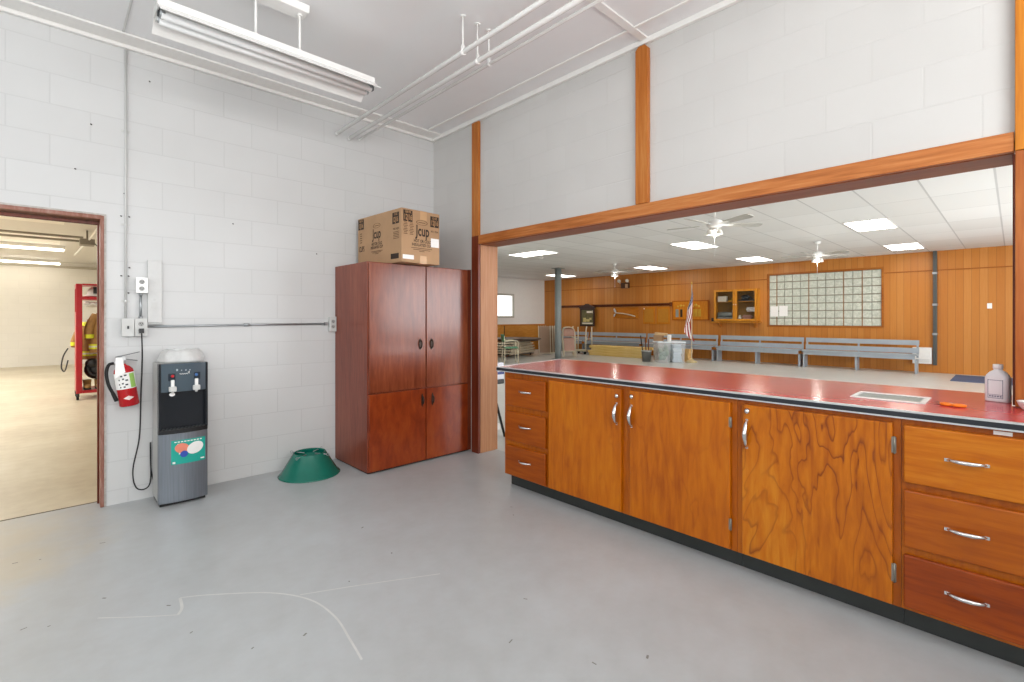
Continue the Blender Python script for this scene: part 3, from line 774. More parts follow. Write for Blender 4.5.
# teal poster on the lower door
def posty(x): return bow((x-CX0)/(CX1-CX0))-.0012
m = M(); A0, A1, Z0_, Z1_ = .604, .808, .285, .452
m.grid(lambda u, v: (A0+(A1-A0)*u, posty(A0+(A1-A0)*u), Z0_+(Z1_-Z0_)*v+.006*u*0), 10, 2)
po = obj('poster', m, flat('poster teal', '16a596', .4, var=.03), wc); po['label'] = 'teal poster with coral, white and blue circles'
def disc(cx, cz, rx, rz, mt, lift, ang=0):
    m = M(); n = 26; q = []
    for k in range(n):
        a = 2*math.pi*k/n; x = cx+rx*math.cos(a)*math.cos(ang)-rz*math.sin(a)*math.sin(ang); z = cz+rx*math.cos(a)*math.sin(ang)+rz*math.sin(a)*math.cos(ang)
        q.append((x, posty(x)-lift, z))
    q.append((cx, posty(cx)-lift, cz)); m.add(q, [(i, (i+1) % n, n) for i in range(n)]); return obj('poster_print', m, mt, po)
m_coral = flat('poster coral', 'e98a72', .4); m_pblue = flat('poster blue', '2b4fb0', .4)
disc(.666, .395, .042, .034, m_coral, .0016, R(-10)); disc(.678, .352, .023, .023, m_pblue, .0024); disc(.745, .386, .052, .040, m_paper, .0032, R(25))
m = M()
for i in range(9):
    x = .622+i*.019; m.add([(x, posty(x)-.0006, .436), (x+.013, posty(x+.013)-.0006, .436), (x+.013, posty(x+.013)-.0006, .443), (x, posty(x)-.0006, .443)], [(0,1,2,3)])
for x, z, w_, h_ in ((.612, .291, .016, .014), (.778, .298, .024, .009), (.640, .418, .014, .009), (.648, .352, .013, .012)):
    m.add([(x, posty(x)-.0007, z), (x+w_, posty(x+w_)-.0007, z), (x+w_, posty(x+w_)-.0007, z+h_), (x, posty(x)-.0007, z+h_)], [(0,1,2,3)])
pieces('poster_print', m, m_paper, po)
# power cord
m = M()
cord = smooth([(.468, 4.270, 1.212), (.470, 4.272, 1.16), (.478, 4.325, 1.0), (.470, 4.325, .72), (.462, 4.325, .45), (.425, 4.32, .23), (.440, 4.318, .105), (.488, 4.318, .075), (.525, 4.325, .12), (.528, 4.335, .30), (.527, 4.336, .40), (.529, 4.336, .22), (.545, 4.325, .12), (.560, 4.31, .115)], 7)
m.tube(cord, .0045, 7); m.box((.455, 4.262, 1.195), (.482, 4.290, 1.228)); obj('power_cord', m, m_black, wc)
# thing wrapped on top
m = M()
secs = []
for i in range(9):
    u = i/8; z = .987+.088*math.sin(u*math.pi/2)
    w_ = .142*(1-.38*u**1.5); d_ = .125*(1-.38*u**1.5)
    secs.append([Vector((.695+w_*math.cos(a)*(1+.06*math.sin(5*a+u)), 4.20+d_*math.sin(a)*(1+.07*math.sin(4*a+1)), z+.006*math.sin(7*a)*u)) for a in [2*math.pi*k/28 for k in range(28)]])
loft(m, secs)
one('plastic_wrap', m, flat('crumpled white plastic', 'cfd0cf', .3, var=.08, nscale=30), 'crumpled white plastic bag lying on top of the water dispenser', 'bag', (.695, 4.2, .987))

# ------------------------------------------------------------------ fire extinguisher
fe = thing('fire_extinguisher', 'red fire extinguisher with white tag hung tilted on the block wall', 'fire extinguisher', (.362, 4.265, .98))
O = Vector((.362, 4.265, .98)); r = .056
m = M(); m.lathe([(.048, -.288), (r, -.282), (r, -.055), (.052, -.035), (.038, -.015), (.020, -.003), (.017, .006)], O, 28); obj('cylinder', m, m_brick, fe)
m = M(); m.lathe([(r+.0008, -.165), (r+.0008, -.055)], O, 28, cap0=False, cap1=False); k = obj('paper_label', m, m_paper, fe); k['label'] = 'white instruction label'
m = M(); n = 28; vs = []
for z in (-.160, -.062):
    for i in range(5): a = R(270+22+i*9); vs.append(O+Vector(((r+.0016)*math.cos(a), (r+.0016)*math.sin(a), z)))
m.add(vs, [(i, i+1, 6+i, 5+i) for i in range(4)]); k = obj('green_panel', m, flat('label green', 'a3cf6a', .5), fe)
m = M()
for i, (a, z) in enumerate(((-42, -.07), (-22, -.075), (0, -.07), (-38, -.10), (-15, -.095), (4, -.105), (-40, -.13), (-20, -.125), (0, -.135), (-36, -.15), (-14, -.15))):
    a = R(270+a); cc = O+Vector(((r+.0012)*math.cos(a), (r+.0012)*math.sin(a), z)); tn = Vector((-math.sin(a), math.cos(a), 0)); nn = Vector((math.cos(a), math.sin(a), 0))
    plate_on(m, cc, tn, UP, nn, .007+.004*(i % 3), .010, .0006)
obj('pictogram', m, m_dkgrey, fe)
m = M(); vs = []
for i in range(9):
    a = R(268-30+7.5*i); hh = .015*(1-abs(i-4)/4)
    for sg in (-1, 1): vs.append(O+Vector(((r+.0015)*math.cos(a), (r+.0015)*math.sin(a), -.228+sg*hh)))
m.add(vs, [(2*i, 2*i+2, 2*i+3, 2*i+1) for i in range(8)]); k = obj('diamond_mark', m, flat('diamond pink white', 'f0dcd8', .5), fe)
m = M(); m.cyl(O+Vector((0,0,.004)), O+Vector((0,0,.045)), .014, n=14); m.cyl(O+Vector((-.02,0,.022)), O+Vector((-.045,0,.018)), .009, n=10); m.box(O+Vector((-.02,-.012,.03)), O+Vector((.022,.012,.052))); obj('valve', m, m_alu, fe)
m = M(); m.bar(O+Vector((-.03,0,.058)), O+Vector((.105,0,.07)), .018, .005); m.bar(O+Vector((.0,0,.042)), O+Vector((.085,0,.012)), .016, .007); obj('lever', m, flat('lever grey', '6f7273', .4), fe)
m = M(); m.tube(smooth([O+Vector(q) for q in ((-.045,0,.018), (-.072,-.004,.012), (-.092,-.008,-.04), (-.092,-.01,-.12), (-.076,-.012,-.19), (-.066,-.012,-.24))], 5), [.010]*20+[.012]*6, 10); obj('hose', m, m_rubber, fe)
m = M(); m.add([O+Vector(q) for q in ((-.030,-.02,.055), (.004,-.026,.050), (.004,-.060,-.050), (-.058,-.056,-.085))], [(0,1,2,3)]); k = obj('inspection_tag', m, m_paper, fe, solid=.0008); k['label'] = 'white inspection tag'
m = M(); m.box(O+Vector((-.012,.06,-.02)), O+Vector((.012,.083,.06))); m.box(O+Vector((-.012,.016,.018)), O+Vector((.012,.06,.028))); obj('wall_bracket', m, m_steel, fe)
fe.rotation_euler = (0, R(-8), 0)

# ------------------------------------------------------------------ electrical bits on the north wall
W = WA-.0015
cv = thing('electrical_conduit', 'white painted vertical conduit running up the wall to the ceiling', 'conduit', (.388, W-.01, 1.296))
m = M(); m.cyl((.386, W-.010, 1.297), (.386, W-.010, 3.195), .0068, n=12); obj('conduit_pipe', m, m_lead, cv)
m = M()
for z in (1.42, 1.96, 2.62): m.box((.362, W-.004, z-.008), (.410, W, z+.008)); m.lathe([(.009, z-.008), (.009, z+.008)], (.386, W-.010, 0), 12)
pieces('conduit_strap', m, m_lead, cv)
def ebox(name, label, x0, x1, z0, z1, dep=.045, kind='outlet'):
    t = thing(name, label, 'electrical box', ((x0+x1)/2, W-dep/2, z0))
    m = M(); m.box((x0, W-dep, z0), (x1, W, z1)); obj('box', m, m_lead, t, bevel=.004)
    m = M(); m.box((x0-.003, W-dep-.004, z0-.003), (x1+.003, W-dep-.0002, z1+.003)); pl = obj('cover_plate', m, m_whitegloss if z0 > 1.4 else m_lead, t, bevel=.003)
    xc, zc = (x0+x1)/2, (z0+z1)/2
    if kind == 'outlet':
        for s_ in (-1, 1):
            m = M(); m.lathe([(.016, 0), (.016, -.003), (.015, -.004)], (xc, W-dep-.004, zc+s_*.024), 18, axis='y'); so = obj('socket', m, flat('socket grey', 'a3a3a1', .45), pl)
            m = M()
            for dx in (-.006, .006): m.box((xc+dx-.0016, W-dep-.0092, zc+s_*.024-.002), (xc+dx+.0016, W-dep-.0079, zc+s_*.024+.008))
            m.cyl((xc, W-dep-.0092, zc+s_*.024-.008), (xc, W-dep-.0079, zc+s_*.024-.008), .003, n=8)
            obj('slot', m, m_black, pl)
    else:
        m = M(); m.box((xc-.005, W-dep-.014, zc-.010), (xc+.005, W-dep-.004, zc+.010)); obj('toggle', m, m_dkgrey, pl)
    return t
ebox('switch_box', 'grey switch box at the foot of the vertical conduit', .364, .428, 1.176, 1.296, kind='switch')
ebox('outlet_box', 'lower outlet box with the black cooler plug in it', .437, .502, 1.176, 1.296)
ebox('outlet_box', 'upper white outlet box beside the painted wall panel', .442, .505, 1.483, 1.588)
m = M(); m.cyl((.470, W-.016, 1.297), (.470, W-.016, 1.482), .008, n=12); m.lathe([(.012, 1.297), (.012, 1.315)], (.470, W-.016, 0), 12); m.lathe([(.012, 1.462), (.012, 1.482)], (.470, W-.016, 0), 12)
one('electrical_conduit', m, m_steel, 'short bare conduit stub joining the two outlet boxes', 'conduit', (.47, W-.016, 1.297))
hc = thing('electrical_conduit', 'long grey horizontal conduit between outlet box and cupboard', 'conduit', (1.17, W-.014, 1.24))
m = M(); m.tube([(.5075, W-.014, 1.240), (1.0, W-.014, 1.246), (1.825, W-.014, 1.250)], .0085, 12); obj('conduit_pipe', m, m_steel, hc)
m = M(); m.lathe([(.013, -.02), (.013, .02)], (1.158, W-.014, 1.247), 12, axis='x'); m.box((1.80, W-.03, 1.236), (1.826, W, 1.264)); obj('conduit_strap', m, m_steel, hc)
ebox('outlet_box', 'grey outlet box at the right end of the horizontal conduit by the cupboard', 1.836, 1.893, 1.183, 1.312)
pt = thing('metal_cover', 'narrow white painted metal cover panel on the block wall', 'panel', (.551, W, 1.27))
m = M(); m.box((.510, W-.022, 1.268), (.594, W, 1.722)); obj('panel_cover', m, flat('panel paint', 'cdcecd', .45), pt, bevel=.003)
m = M(); m.cyl((.551, W-.026, 1.56), (.551, W-.021, 1.56), .005, n=10); m.cyl((.551, W-.026, 1.435), (.551, W-.021, 1.435), .008, n=10); m.box((.533, W-.026, 1.372), (.566, W-.0215, 1.415)); pieces('latch', m, m_lead, pt)
m = M(); m.box((.508, W-.03, 1.258), (.600, W, 1.264)); obj('drip_edge', m, m_lead, pt)
# old anchors and nails in the wall
m_nail = flat('rusty nail', '2a2420', .6)
for k, (x, z) in enumerate(((.359, 2.02), (.404, 2.02), (.377, 2.18), (.36, 1.60), (.40, 1.60), (1.06, 2.06), (1.73, 1.88), (.405, 1.66), (.40, 1.48), (.12, 2.30), (.52, 3.02), (.20, 2.62))):
    m = M(); m.cyl((x, W-.006, z), (x+.006, W, z-.002), .004, n=7)
    one('nail', m, m_nail, 'small rusty nail or anchor left in the white block wall', 'nail', (x, W, z), 'old nails in the block wall')

# ------------------------------------------------------------------ tree stand
ts = thing('tree_stand', 'green conical metal tree stand on the floor beside the cupboard', 'tree stand', (1.57, 4.085, 0))
m = M(); m.lathe([(.240, 0), (.243, .004), (.236, .012), (.222, .022), (.128, .178), (.126, .183), (.120, .183), (.118, .176), (.200, .03), (.215, .006)], (1.57, 4.085, 0), 40, cap0=False, cap1=False)
m_green = flat('green enamel', '0a6a5a', .25, var=.05); obj('cone', m, m_green, ts)
m = M(); m.lathe([(.115, .10), (.115, .150), (.108, .150), (.106, .102), (.001, .102)], (1.57, 4.085, 0), 28, cap1=False); obj('cup', m, m_green, ts)
for k in range(4):
    a = R(35+90*k); cc = Vector((1.57, 4.085, .172)); dr = Vector((math.cos(a), math.sin(a), 0))
    m = M(); m.cyl(cc+dr*.05, cc+dr*.155, .004, n=8); q = cc+dr*.168
    tn = Vector((-dr.y, dr.x, 0)); m.tube([q+dr*.012*math.cos(2*math.pi*j/14)+UP*.010*math.sin(2*math.pi*j/14) for j in range(14)], .003, 6, closed=True)
    obj('eye_bolt', m, m_steel, ts)

# ------------------------------------------------------------------ hanging fluorescent light
fl = thing('fluorescent_light', 'white two-tube fluorescent shop light hung on rods from the ceiling', 'light fixture', (1.01, 3.12, 2.86))
L0, L1 = .402, 1.622; yc = 3.12
m = M(); prof = [(yc-.150, 2.862), (yc-.062, 2.925), (yc-.055, 2.965), (yc+.055, 2.965), (yc+.062, 2.925), (yc+.150, 2.862), (yc+.147, 2.859), (yc+.058, 2.921), (yc-.058, 2.921), (yc-.147, 2.859)]
m.prism(prof, 'x', L0, L1); obj('reflector', m, m_whitegloss, fl)
m = M()
for e in (L0, L1-.004): m.box((e-.002, yc-.055, 2.900), (e+.006, yc+.055, 2.96))
pieces('end_cap', m, m_lead, fl)
for s_ in (-1, 1):
    m = M(); m.cyl((L0+.018, yc+s_*.035, 2.886), (L1-.018, yc+s_*.035, 2.886), .019, n=16); tb = obj('lamp_tube', m, m_tubes, fl)
    for e in (L0+.010, L1-.034):
        m = M(); m.cyl((e, yc+s_*.035, 2.893), (e+.024, yc+s_*.035, 2.893), .0195, n=16); obj('tube_cap', m, m_steel, tb)
        m = M(); m.box((e+(-.008 if e < 1 else .024), yc+s_*.035-.014, 2.878), (e+(.0 if e < 1 else .032), yc+s_*.035+.014, 2.925)); obj('socket', m, m_dkgrey if s_ < 0 else m_lead, tb)
for x in (.875, 1.127):
    m = M(); m.cyl((x, 3.09, 2.965), (x, 3.09, 3.21), .0075, n=10); m.lathe([(.014, 2.965), (.014, 2.975)], (x, 3.09, 0), 12); m.lathe([(.016, 3.185), (.016, 3.20)], (x, 3.09, 0), 12); obj('hanger_rod', m, m_whitegloss, fl)
m = M(); m.prism([(3.02, 3.237), (3.035, 3.195), (3.145, 3.195), (3.16, 3.237)], 'x', .80, 1.165); obj('ceiling_canopy', m, m_whitegloss, fl, bevel=.004)

# ------------------------------------------------------------------ pipes under the ceiling
for i, (x, z, r_, yend, lab) in enumerate(((1.913, 3.006, .0155, 4.33, 'thicker white pipe under the ceiling, nearest the hanging light'), (2.034, 2.993, .0165, 4.338, 'middle white pipe of the three hung under the ceiling'), (2.134, 3.01, .0105, 4.338, 'thinnest white pipe under the ceiling, nearest the wood posts'))):
    p = thing('ceiling_pipe', lab, 'pipe', (x, 2.5, z), 'pipes hung under the ceiling')
    m = M(); m.cyl((x, -1.2, z), (x, yend, z), r_, n=14); m.lathe([(r_+.003, yend-.02), (r_+.003, yend)], (x, 0, z), 14, axis='y'); obj('pipe', m, m_whitegloss, p)
    for y in (2.45, -.6):
        m = M(); m.cyl((x, y, z+r_), (x, y, ZC-.001), .0055, n=8); m.lathe([(.02, ZC-.007), (.02, ZC-.001)], (x, y, 0), 12); m.lathe([(r_+.004, -.012), (r_+.004, .012)], (x, y, z), 14, axis='y'); m.box((x-.008, y-.008, z+r_), (x+.008, y+.008, z+r_+.03)); obj('hanger', m, m_whitegloss, p)

# ------------------------------------------------------------------ beyond the doorway: the bay
RX0, RX1, RY0, RY1, RZ = .30, 1.30, 10.30, 10.85, 1.85
gr = thing('gear_rack', 'red wheeled gear rack seen through the left doorway', 'rack', (.8, 10.55, 0))
for x in (RX0+.03, RX1-.03):
    for y in (RY0+.03, RY1-.03):
        m = M(); m.box((x-.03, y-.03, .10), (x+.045 if x < .5 else x+.03, y+.03, RZ)); obj('post', m, m_red, gr, bevel=.004)
        m = M(); m.lathe([(.045, -.016), (.05, -.012), (.05, .012), (.045, .016)], (x-.01, y-.02, .05), 18, axis='x'); m.box((x-.03, y-.02, .05), (x+.01, y+.02, .10)); obj('caster', m, m_rubber, gr)
for z, h_ in ((RZ-.02, .025), (1.60, .05), (.10, .05)):
    m = M(); m.box((RX0+.0755, RY0, z), (RX1-.061, RY1, z+h_)); obj('shelf', m, m_red, gr)
m = M(); m.box((RX0+.001, RY0+.061, RZ-.07), (RX0+.05, RY1-.061, RZ)); m.box((RX0+.001, RY0+.061, .12), (RX0+.012, RY1-.061, 1.4)); m.cyl((.47, RY1-.03, 1.27), (.47, 11.05, 1.27), .012, n=8); obj('side_panel', m, m_red, gr)
# turnout coat
m_tan = flat('turnout tan', 'a27a48', .85, var=.12, nscale=20); m_yel = flat('hi-vis yellow', 'd8dd2e', .5); m_silver = flat('reflective silver', 'dcdcd0', .35)
def coat(name, label, cx, cy, z0, z1, w, group=None, nm='turnout coats on the rack'):
    t = thing(name, label, 'coat', (cx, cy, z0), nm)
    m = M(); secs = []
    for i in range(15):
        u = i/14; z = z0+(z1-z0)*u
        hw_ = w*(.52-.06*u) if u < .8 else w*(.46-1.5*(u-.8))
        dp = .11*(1-.3*u) if u < .85 else .08*(1-3*(u-.85))
        secs.append([Vector((cx+hw_*math.cos(a)*(1+.05*math.sin(6*a)), cy+dp*math.sin(a)*(1+.12*math.sin(7*a+2*u)), z)) for a in [2*math.pi*k/32 for k in range(32)]])
    loft(m, secs); obj('coat_body', m, m_tan, t)
    for s_ in (-1, 1):
        m = M(); m.tube(smooth([(cx+s_*w*.30, cy, z1-.08), (cx+s_*w*.52, cy-.03, z1-.30), (cx+s_*w*.53, cy-.05, z0+.22)], 5), [.055, .06, .062, .065, .065, .064, .062, .06, .058, .056, .055], 12); sl = obj('sleeve', m, m_tan, t)
        m = M(); m.lathe([(.060, z0+.24), (.062, z0+.30)], (cx+s_*w*.53, cy-.05, 0), 14, cap0=False, cap1=False); obj('cuff_stripe', m, m_yel, sl)
    for za, mt in ((.06, m_yel), (.085, m_silver), (.11, m_yel)):
        m = M(); hw_ = w*.535; m.add(*ringband(cx, cy, hw_, .122, z0+za, z0+za+.03)); obj('stripe', m, mt, t)
    m = M(); m.lathe([(.07, z1-.03), (.075, z1+.02), (.06, z1+.04)], (cx, cy, 0), 16, cap0=False, cap1=False); obj('collar', m, m_yel, t)
    return t
def ringband(cx, cy, a_, b_, z0, z1, n=32):
    vs = []
    for z in (z0, z1):
        for k in range(n): q = 2*math.pi*k/n; vs.append((cx+a_*math.cos(q)*(1+.05*math.sin(6*q)), cy+b_*math.sin(q)*(1+.12*math.sin(7*q)), z))
    return vs, [(k, (k+1) % n, n+(k+1) % n, n+k) for k in range(n)]
coat('turnout_coat', 'tan firefighter coat with yellow stripes hanging at the front of the rack', .66, 10.43, .74, 1.44, .37)
coat('turnout_coat', 'tan firefighter coat sticking out behind the left side of the rack', .47, 11.02, .60, 1.20, .30)
# helmets on the top shelf
def helmet(label, x, y, z, mt):
    t = thing('fire_helmet', label, 'helmet', (x, y, z), 'helmets on the rack')
    m = M(); m.lathe([(.11, .035), (.108, .08), (.09, .13), (.05, .16), (.002, .168)], (x, y, z), 24, sy=1.2, cap1=False); obj('shell', m, mt, t)
    m = M(); m.lathe([(.105, .045), (.155, .015), (.157, .010), (.105, .035)], (x, y, z), 24, sy=1.25, cap0=False, cap1=False); obj('brim', m, mt, t)
    m = M(); m.prism([(y-.158, z+.05), (y-.148, z+.05), (y-.105, z+.16), (y-.115, z+.16)], 'x', x-.04, x+.04); obj('front_shield', m, m_dkgrey, t)
helmet('white firefighter helmet on the top shelf of the red rack', .55, 10.52, 1.6515, m_white)
helmet('black firefighter helmet on the top shelf behind the white one', .92, 10.60, 1.6515, m_black)
# bundle and boots on the lower shelf
m = M(); 
for i in range(3): m.ball((.44+.07*i, 10.40, 1.545-.01*(i % 2)), (.045, .06, .035), 10, 7)
for i in range(5): m.tube(smooth([(.42+.03*i, 10.36+.02*i, 1.49), (.50+.03*i, 10.36, 1.53), (.58+.02*i, 10.36, 1.49)], 4), .012, 7)
one('white_gloves', m, m_white, 'white straps and gloves slung under the shelf above the coat', 'gloves', (.5, 10.36, 1.49))
m = M(); m.ball((.56, 10.50, .46), (.16, .17, .16)); m.ball((.50, 10.42, .56), (.09, .10, .09)); m.tube(smooth([(.44, 10.36, .52), (.48, 10.33, .40), (.58, 10.33, .36)], 4), .02, 8)
one('air_pack', m, flat('black nylon', '17181b', .5), 'black bulky breathing gear low in the red rack', 'gear bag', (.56, 10.5, .3))
for i, (x, y) in enumerate(((.44, 10.42), (.58, 10.42))):
    t = thing('fire_boot', ['tan and black boot nearest the red post on the bottom shelf', 'tan and black boot farther from the red post, bottom shelf'][i], 'boot', (x, y, .1515), 'boots on the rack')
    m = M(); m.box((x-.045, y-.13, .1515), (x+.045, y+.11, .175)); obj('sole', m, m_rubber, t, bevel=.01)
    m = M(); m.ball((x, y-.05, .20), (.045, .085, .04)); m.lathe([(.045, .17), (.05, .24), (.055, .30)], (x, y+.05, 0), 16); obj('boot_upper', m, m_tan, t)
# hose loop hanging at the rack's left side
m = M(); m.tube(smooth([(.22, 10.95, .80), (.16, 10.96, .66), (.14, 10.96, .48), (.18, 10.95, .42), (.22, 10.95, .60)], 6), .010, 8)
one('hanging_hose', m, m_dkgrey, 'thin dark hose loop hanging from the left side of the rack', 'hose', (.2, 11, .4))
# bay ceiling lights
m_glow = emis('fluorescent glow', 'fff6e4', 9)
for i, (y, x0, x1, lab) in enumerate(((14.2, -1.9, .24, 'glowing fluorescent strip nearer to the doorway in the next room'), (17.85, -2.2, .22, 'glowing fluorescent strip nearest the far bay wall'), (10.4, -3.4, -1.0, 'glowing fluorescent strip in the bay left of the doorway view'))):
    t = thing('strip_light', lab, 'light fixture', ((x0+x1)/2, y, 2.74), 'bay strip lights')
    m = M(); m.box((x0, y-.06, 2.785), (x1, y+.06, 2.855)); obj('ceiling_housing', m, m_white, t)
    for s_ in (-1, 1):
        m = M(); m.cyl((x0+.02, y+s_*.035, 2.762), (x1-.02, y+s_*.035, 2.762), .019, n=10); obj('lamp_tube', m, m_glow, t)
for i, (y, z) in enumerate(((11.2, 2.70), (11.75, 2.70))):
    m = M(); m.cyl((-2.0, y, z), (.42, y, z), .02, n=10)
    one('bay_pipe', m, flat('bay pipe', '9b968c', .5), ['pipe under the bay ceiling, nearer to the doorway', 'pipe under the bay ceiling, farther from the doorway'][i], 'pipe', (-.8, y, z), 'pipes under the bay ceiling')
m = M(); m.box((-1.2, 10.25, BZ-.012), (.17, 10.9, BZ-.001)); m.box((-1.4, 12.3, BZ-.012), (.15, 14.0, BZ-.001))  # two paler flat squares on the bay ceiling
struct('trim_17', m, flat('pale ceiling patch', 'f3efe6', .5, var=.02))
m = M(); m.box((-5.9, BY-.06, BZ-.16), (WB-.1, BY-.002, BZ-.10)); struct('trim_18', m, flat('bay trim', 'b9b2a4', .5))
op = thing('door_opener', 'overhead door track with motor hung from the bay ceiling', 'garage door opener', (.45, 11.6, 2.6))
m = M(); m.tube([(.62, 9.2, 2.835), (.52, 11.0, 2.70), (.38, 13.5, 2.62)], .018, 8); m.tube([(.72, 9.2, 2.835), (.64, 11.0, 2.70)], .014, 8); obj('hanging_rail', m, m_white, op)
m = M(); m.box((.38, 11.3, 2.60), (.58, 11.6, 2.70)); m.cyl((.48, 11.4, 2.70), (.48, 11.4, 2.858), .015, n=8); obj('motor', m, flat('opener grey', '8b857a', .5), op, bevel=.01)
m = M(); m.tube(smooth([(.58, 11.4, 2.64), (.66, 11.35, 2.50), (.64, 11.35, 2.36), (.75, 11.3, 2.40)], 4), .008, 6); obj('cable', m, m_dkgrey, op)

# ------------------------------------------------------------------ hall: ceiling things
m_diff = emis('light diffuser', 'fffaf0', 10)
CL = [('a', 8.34, 7.70, .62, 1.16), ('b', 9.64, 4.56, 1.14, .60), ('c', 9.63, 1.41, 1.14, .60), ('d', 13.23, 1.41, 1.14, .60), ('e', 13.23, 4.58, 1.14, .60), ('f', 13.23, 7.70, 1.14, .62), ('g', 13.3, 11.5, 1.14, .60), ('h', 6.05, 4.56, 1.14, .60), ('i', 6.05, 1.41, 1.14, .60), ('j', 9.63, -1.76, 1.14, .60), ('k', 5.4, 8.3, 1.14, .60)]
CLL = {'a': 'glowing ceiling panel nearest the wood jamb, left of the grey column', 'b': 'glowing ceiling panel above the flag, beside the nearest fan', 'c': 'largest glowing ceiling panel, toward the right', 'd': 'glowing ceiling panel behind the largest one, near the panelled wall', 'e': 'glowing ceiling panel between the two right fans, close to the panelled wall',
       'f': 'glowing ceiling panel just right of the small far fan', 'g': 'glowing ceiling panel behind the top of the grey column', 'h': 'glowing ceiling panel over the counter side, left bank', 'i': 'glowing ceiling panel over the counter side, right bank', 'j': 'glowing ceiling panel beyond the right post', 'k': 'glowing ceiling panel hidden behind the left jamb'}
for k, x, y, dx, dy in CL:
    t = thing('ceiling_light', CLL[k], 'ceiling light', (x+dx/2, y+dy/2, HZ), 'recessed panels in the hall ceiling')
    m = M(); m.box((x+.02, y+.02, HZ-.008), (x+dx-.02, y+dy-.02, HZ-.001)); obj('diffuser', m, m_diff, t)
    m = M(); b = .02
    for a, e in (((x, y), (x+dx, y+b)), ((x, y+dy-b), (x+dx, y+dy)), ((x, y+b), (x+b, y+dy-b)), ((x+dx-b, y+b), (x+dx, y+dy-b))): m.box((a[0], a[1], HZ-.010), (e[0], e[1], HZ-.001))
    obj('frame', m, m_white, t)
m = M(); m.lathe([(.06, -.001), (.06, -.025), (.04, -.04), (.002, -.042)], (9.36, 8.65, HZ), 20); one('smoke_detector', m, m_white, 'round white smoke detector on the tiled ceiling', 'smoke detector', (9.36, 8.65, HZ))
# ceiling fans
m_blade = flat('fan blade grey', 'b5b3ac', .4); m_bulb = flat('frosted shade', 'f5f3ec', .3)
def fan(label, x, y, rot, zb=2.61):
    t = thing('ceiling_fan', label, 'ceiling fan', (x, y, HZ), 'ceiling fans in the hall')
    m = M(); m.lathe([(.065, -.001), (.065, -.02), (.035, -.06)], (x, y, HZ), 20); m.cyl((x, y, HZ-.06), (x, y, zb+.09), .012, n=10); obj('downrod', m, m_whitegloss, t)
    m = M(); m.lathe([(.03, .09), (.08, .075), (.105, .045), (.105, .0), (.08, -.03), (.05, -.04)], (x, y, zb), 24); obj('motor_housing', m, m_whitegloss, t)
    m = M(); m.lathe([(.05, -.04), (.055, -.07), (.03, -.08)], (x, y, zb), 20); lk = obj('light_kit', m, m_whitegloss, t)
    for k in range(3):
        a = R(120*k+20); m = M(); mt = Matrix.Translation((x+.07*math.cos(a), y+.07*math.sin(a), zb-.08))
        m.lathe([(.016, .02), (.03, .0), (.042, -.035), (.046, -.055)], (x+.075*math.cos(a), y+.075*math.sin(a), zb-.08), 16); obj('lamp_shade', m, m_bulb, lk)
    for k in range(5):
        a = R(rot+72*k); cs, sn = math.cos(a), math.sin(a)
        mt = Matrix.Translation((x, y, zb+.01)) @ Matrix.Rotation(a, 4, 'Z') @ Matrix.Rotation(R(-13), 4, 'X')
        m = M(); poly = [(.20, -.045), (.60, -.065), (.655, -.05), (.67, 0), (.655, .05), (.60, .065), (.20, .045)]
        m.prism(poly, 'z', -.004, .004); m.xf(mt); bl = obj('blade', m, m_blade, t)
        m = M(); m.box((.10, -.02, -.006), (.26, .02, -.0005)); m.xf(mt); obj('blade_arm', m, m_whitegloss, bl)
    m = M(); m.cyl((x, y, zb-.42), (x, y, zb-.08), .0025, n=6); m.ball((x, y, zb-.43), .008, 8, 6); obj('pull_chain', m, m_whitegloss, t)
fan('white ceiling fan nearest the wooden beam, large tilted blades', 6.77, 2.93, -43.8)
fan('white ceiling fan with long pull chain above the glass block window', 11.6, 2.86, -43.8)
fan('small far white ceiling fan beside the twin-lamp wall box', 12.0, 8.14, -43.8, 2.66)
# column
m = M(); m.cyl((11.75, 10.12, 0), (11.75, 10.12, HZ-.02), .105, n=24); m.box((11.60, 9.97, HZ-.02), (11.90, 10.27, HZ-.001)); m.box((11.60, 9.97, 0), (11.90, 10.27, .015))
struct('column', m, flat('column grey paint', '8f9898', .35, var=.05))

# ------------------------------------------------------------------ hall: far wall things
F = HX-.0015
# benches
m_bench = flat('bench grey paint', '9fa8b0', .4, var=.05, nscale=5)
def bench(label, y0, y1):
    t = thing('bench', label, 'bench', (14.72, (y0+y1)/2, 0), 'painted benches along the panelled wall')
    m = M(); m.box((14.93, y0, .655), (14.955, y1, .775)); obj('back_rail', m, m_bench, t, bevel=.004)
    m = M(); m.box((14.90, y0, .465), (14.925, y1, .59)); obj('back_rail', m, m_bench, t, bevel=.004)
    m = M(); m.box((14.52, y0, .425), (14.90, y1, .455)); obj('seat', m, m_bench, t, bevel=.004)
    m = M(); m.box((14.545, y0+.04, .335), (14.57, y1-.04, .4245)); obj('apron', m, m_bench, t)
    for y in (y0+.03, (y0+y1)/2, y1-.03):
        m = M(); m.box((14.60, y-.02, 0), (14.90, y+.02, .334)); obj('leg', m, m_bench, t, bevel=.003)
        m = M(); m.bar((14.915, y, .36), (14.94, y, .775), .04, .018, (1, 0, 0)); obj('back_post', m, m_bench, t)
bench('grey bench below the glass block window, right end by the white heater', 1.57, 3.95)
bench('grey bench below the trophy case and left part of the glass block window', 4.0, 6.27)
bench('grey bench partly behind the flag and clear plastic totes', 6.36, 8.79)
bench('grey bench behind the yellow lumber stack', 8.86, 11.26)
bench('grey bench behind the leaning pink folding chairs near the column', 11.33, 13.6)
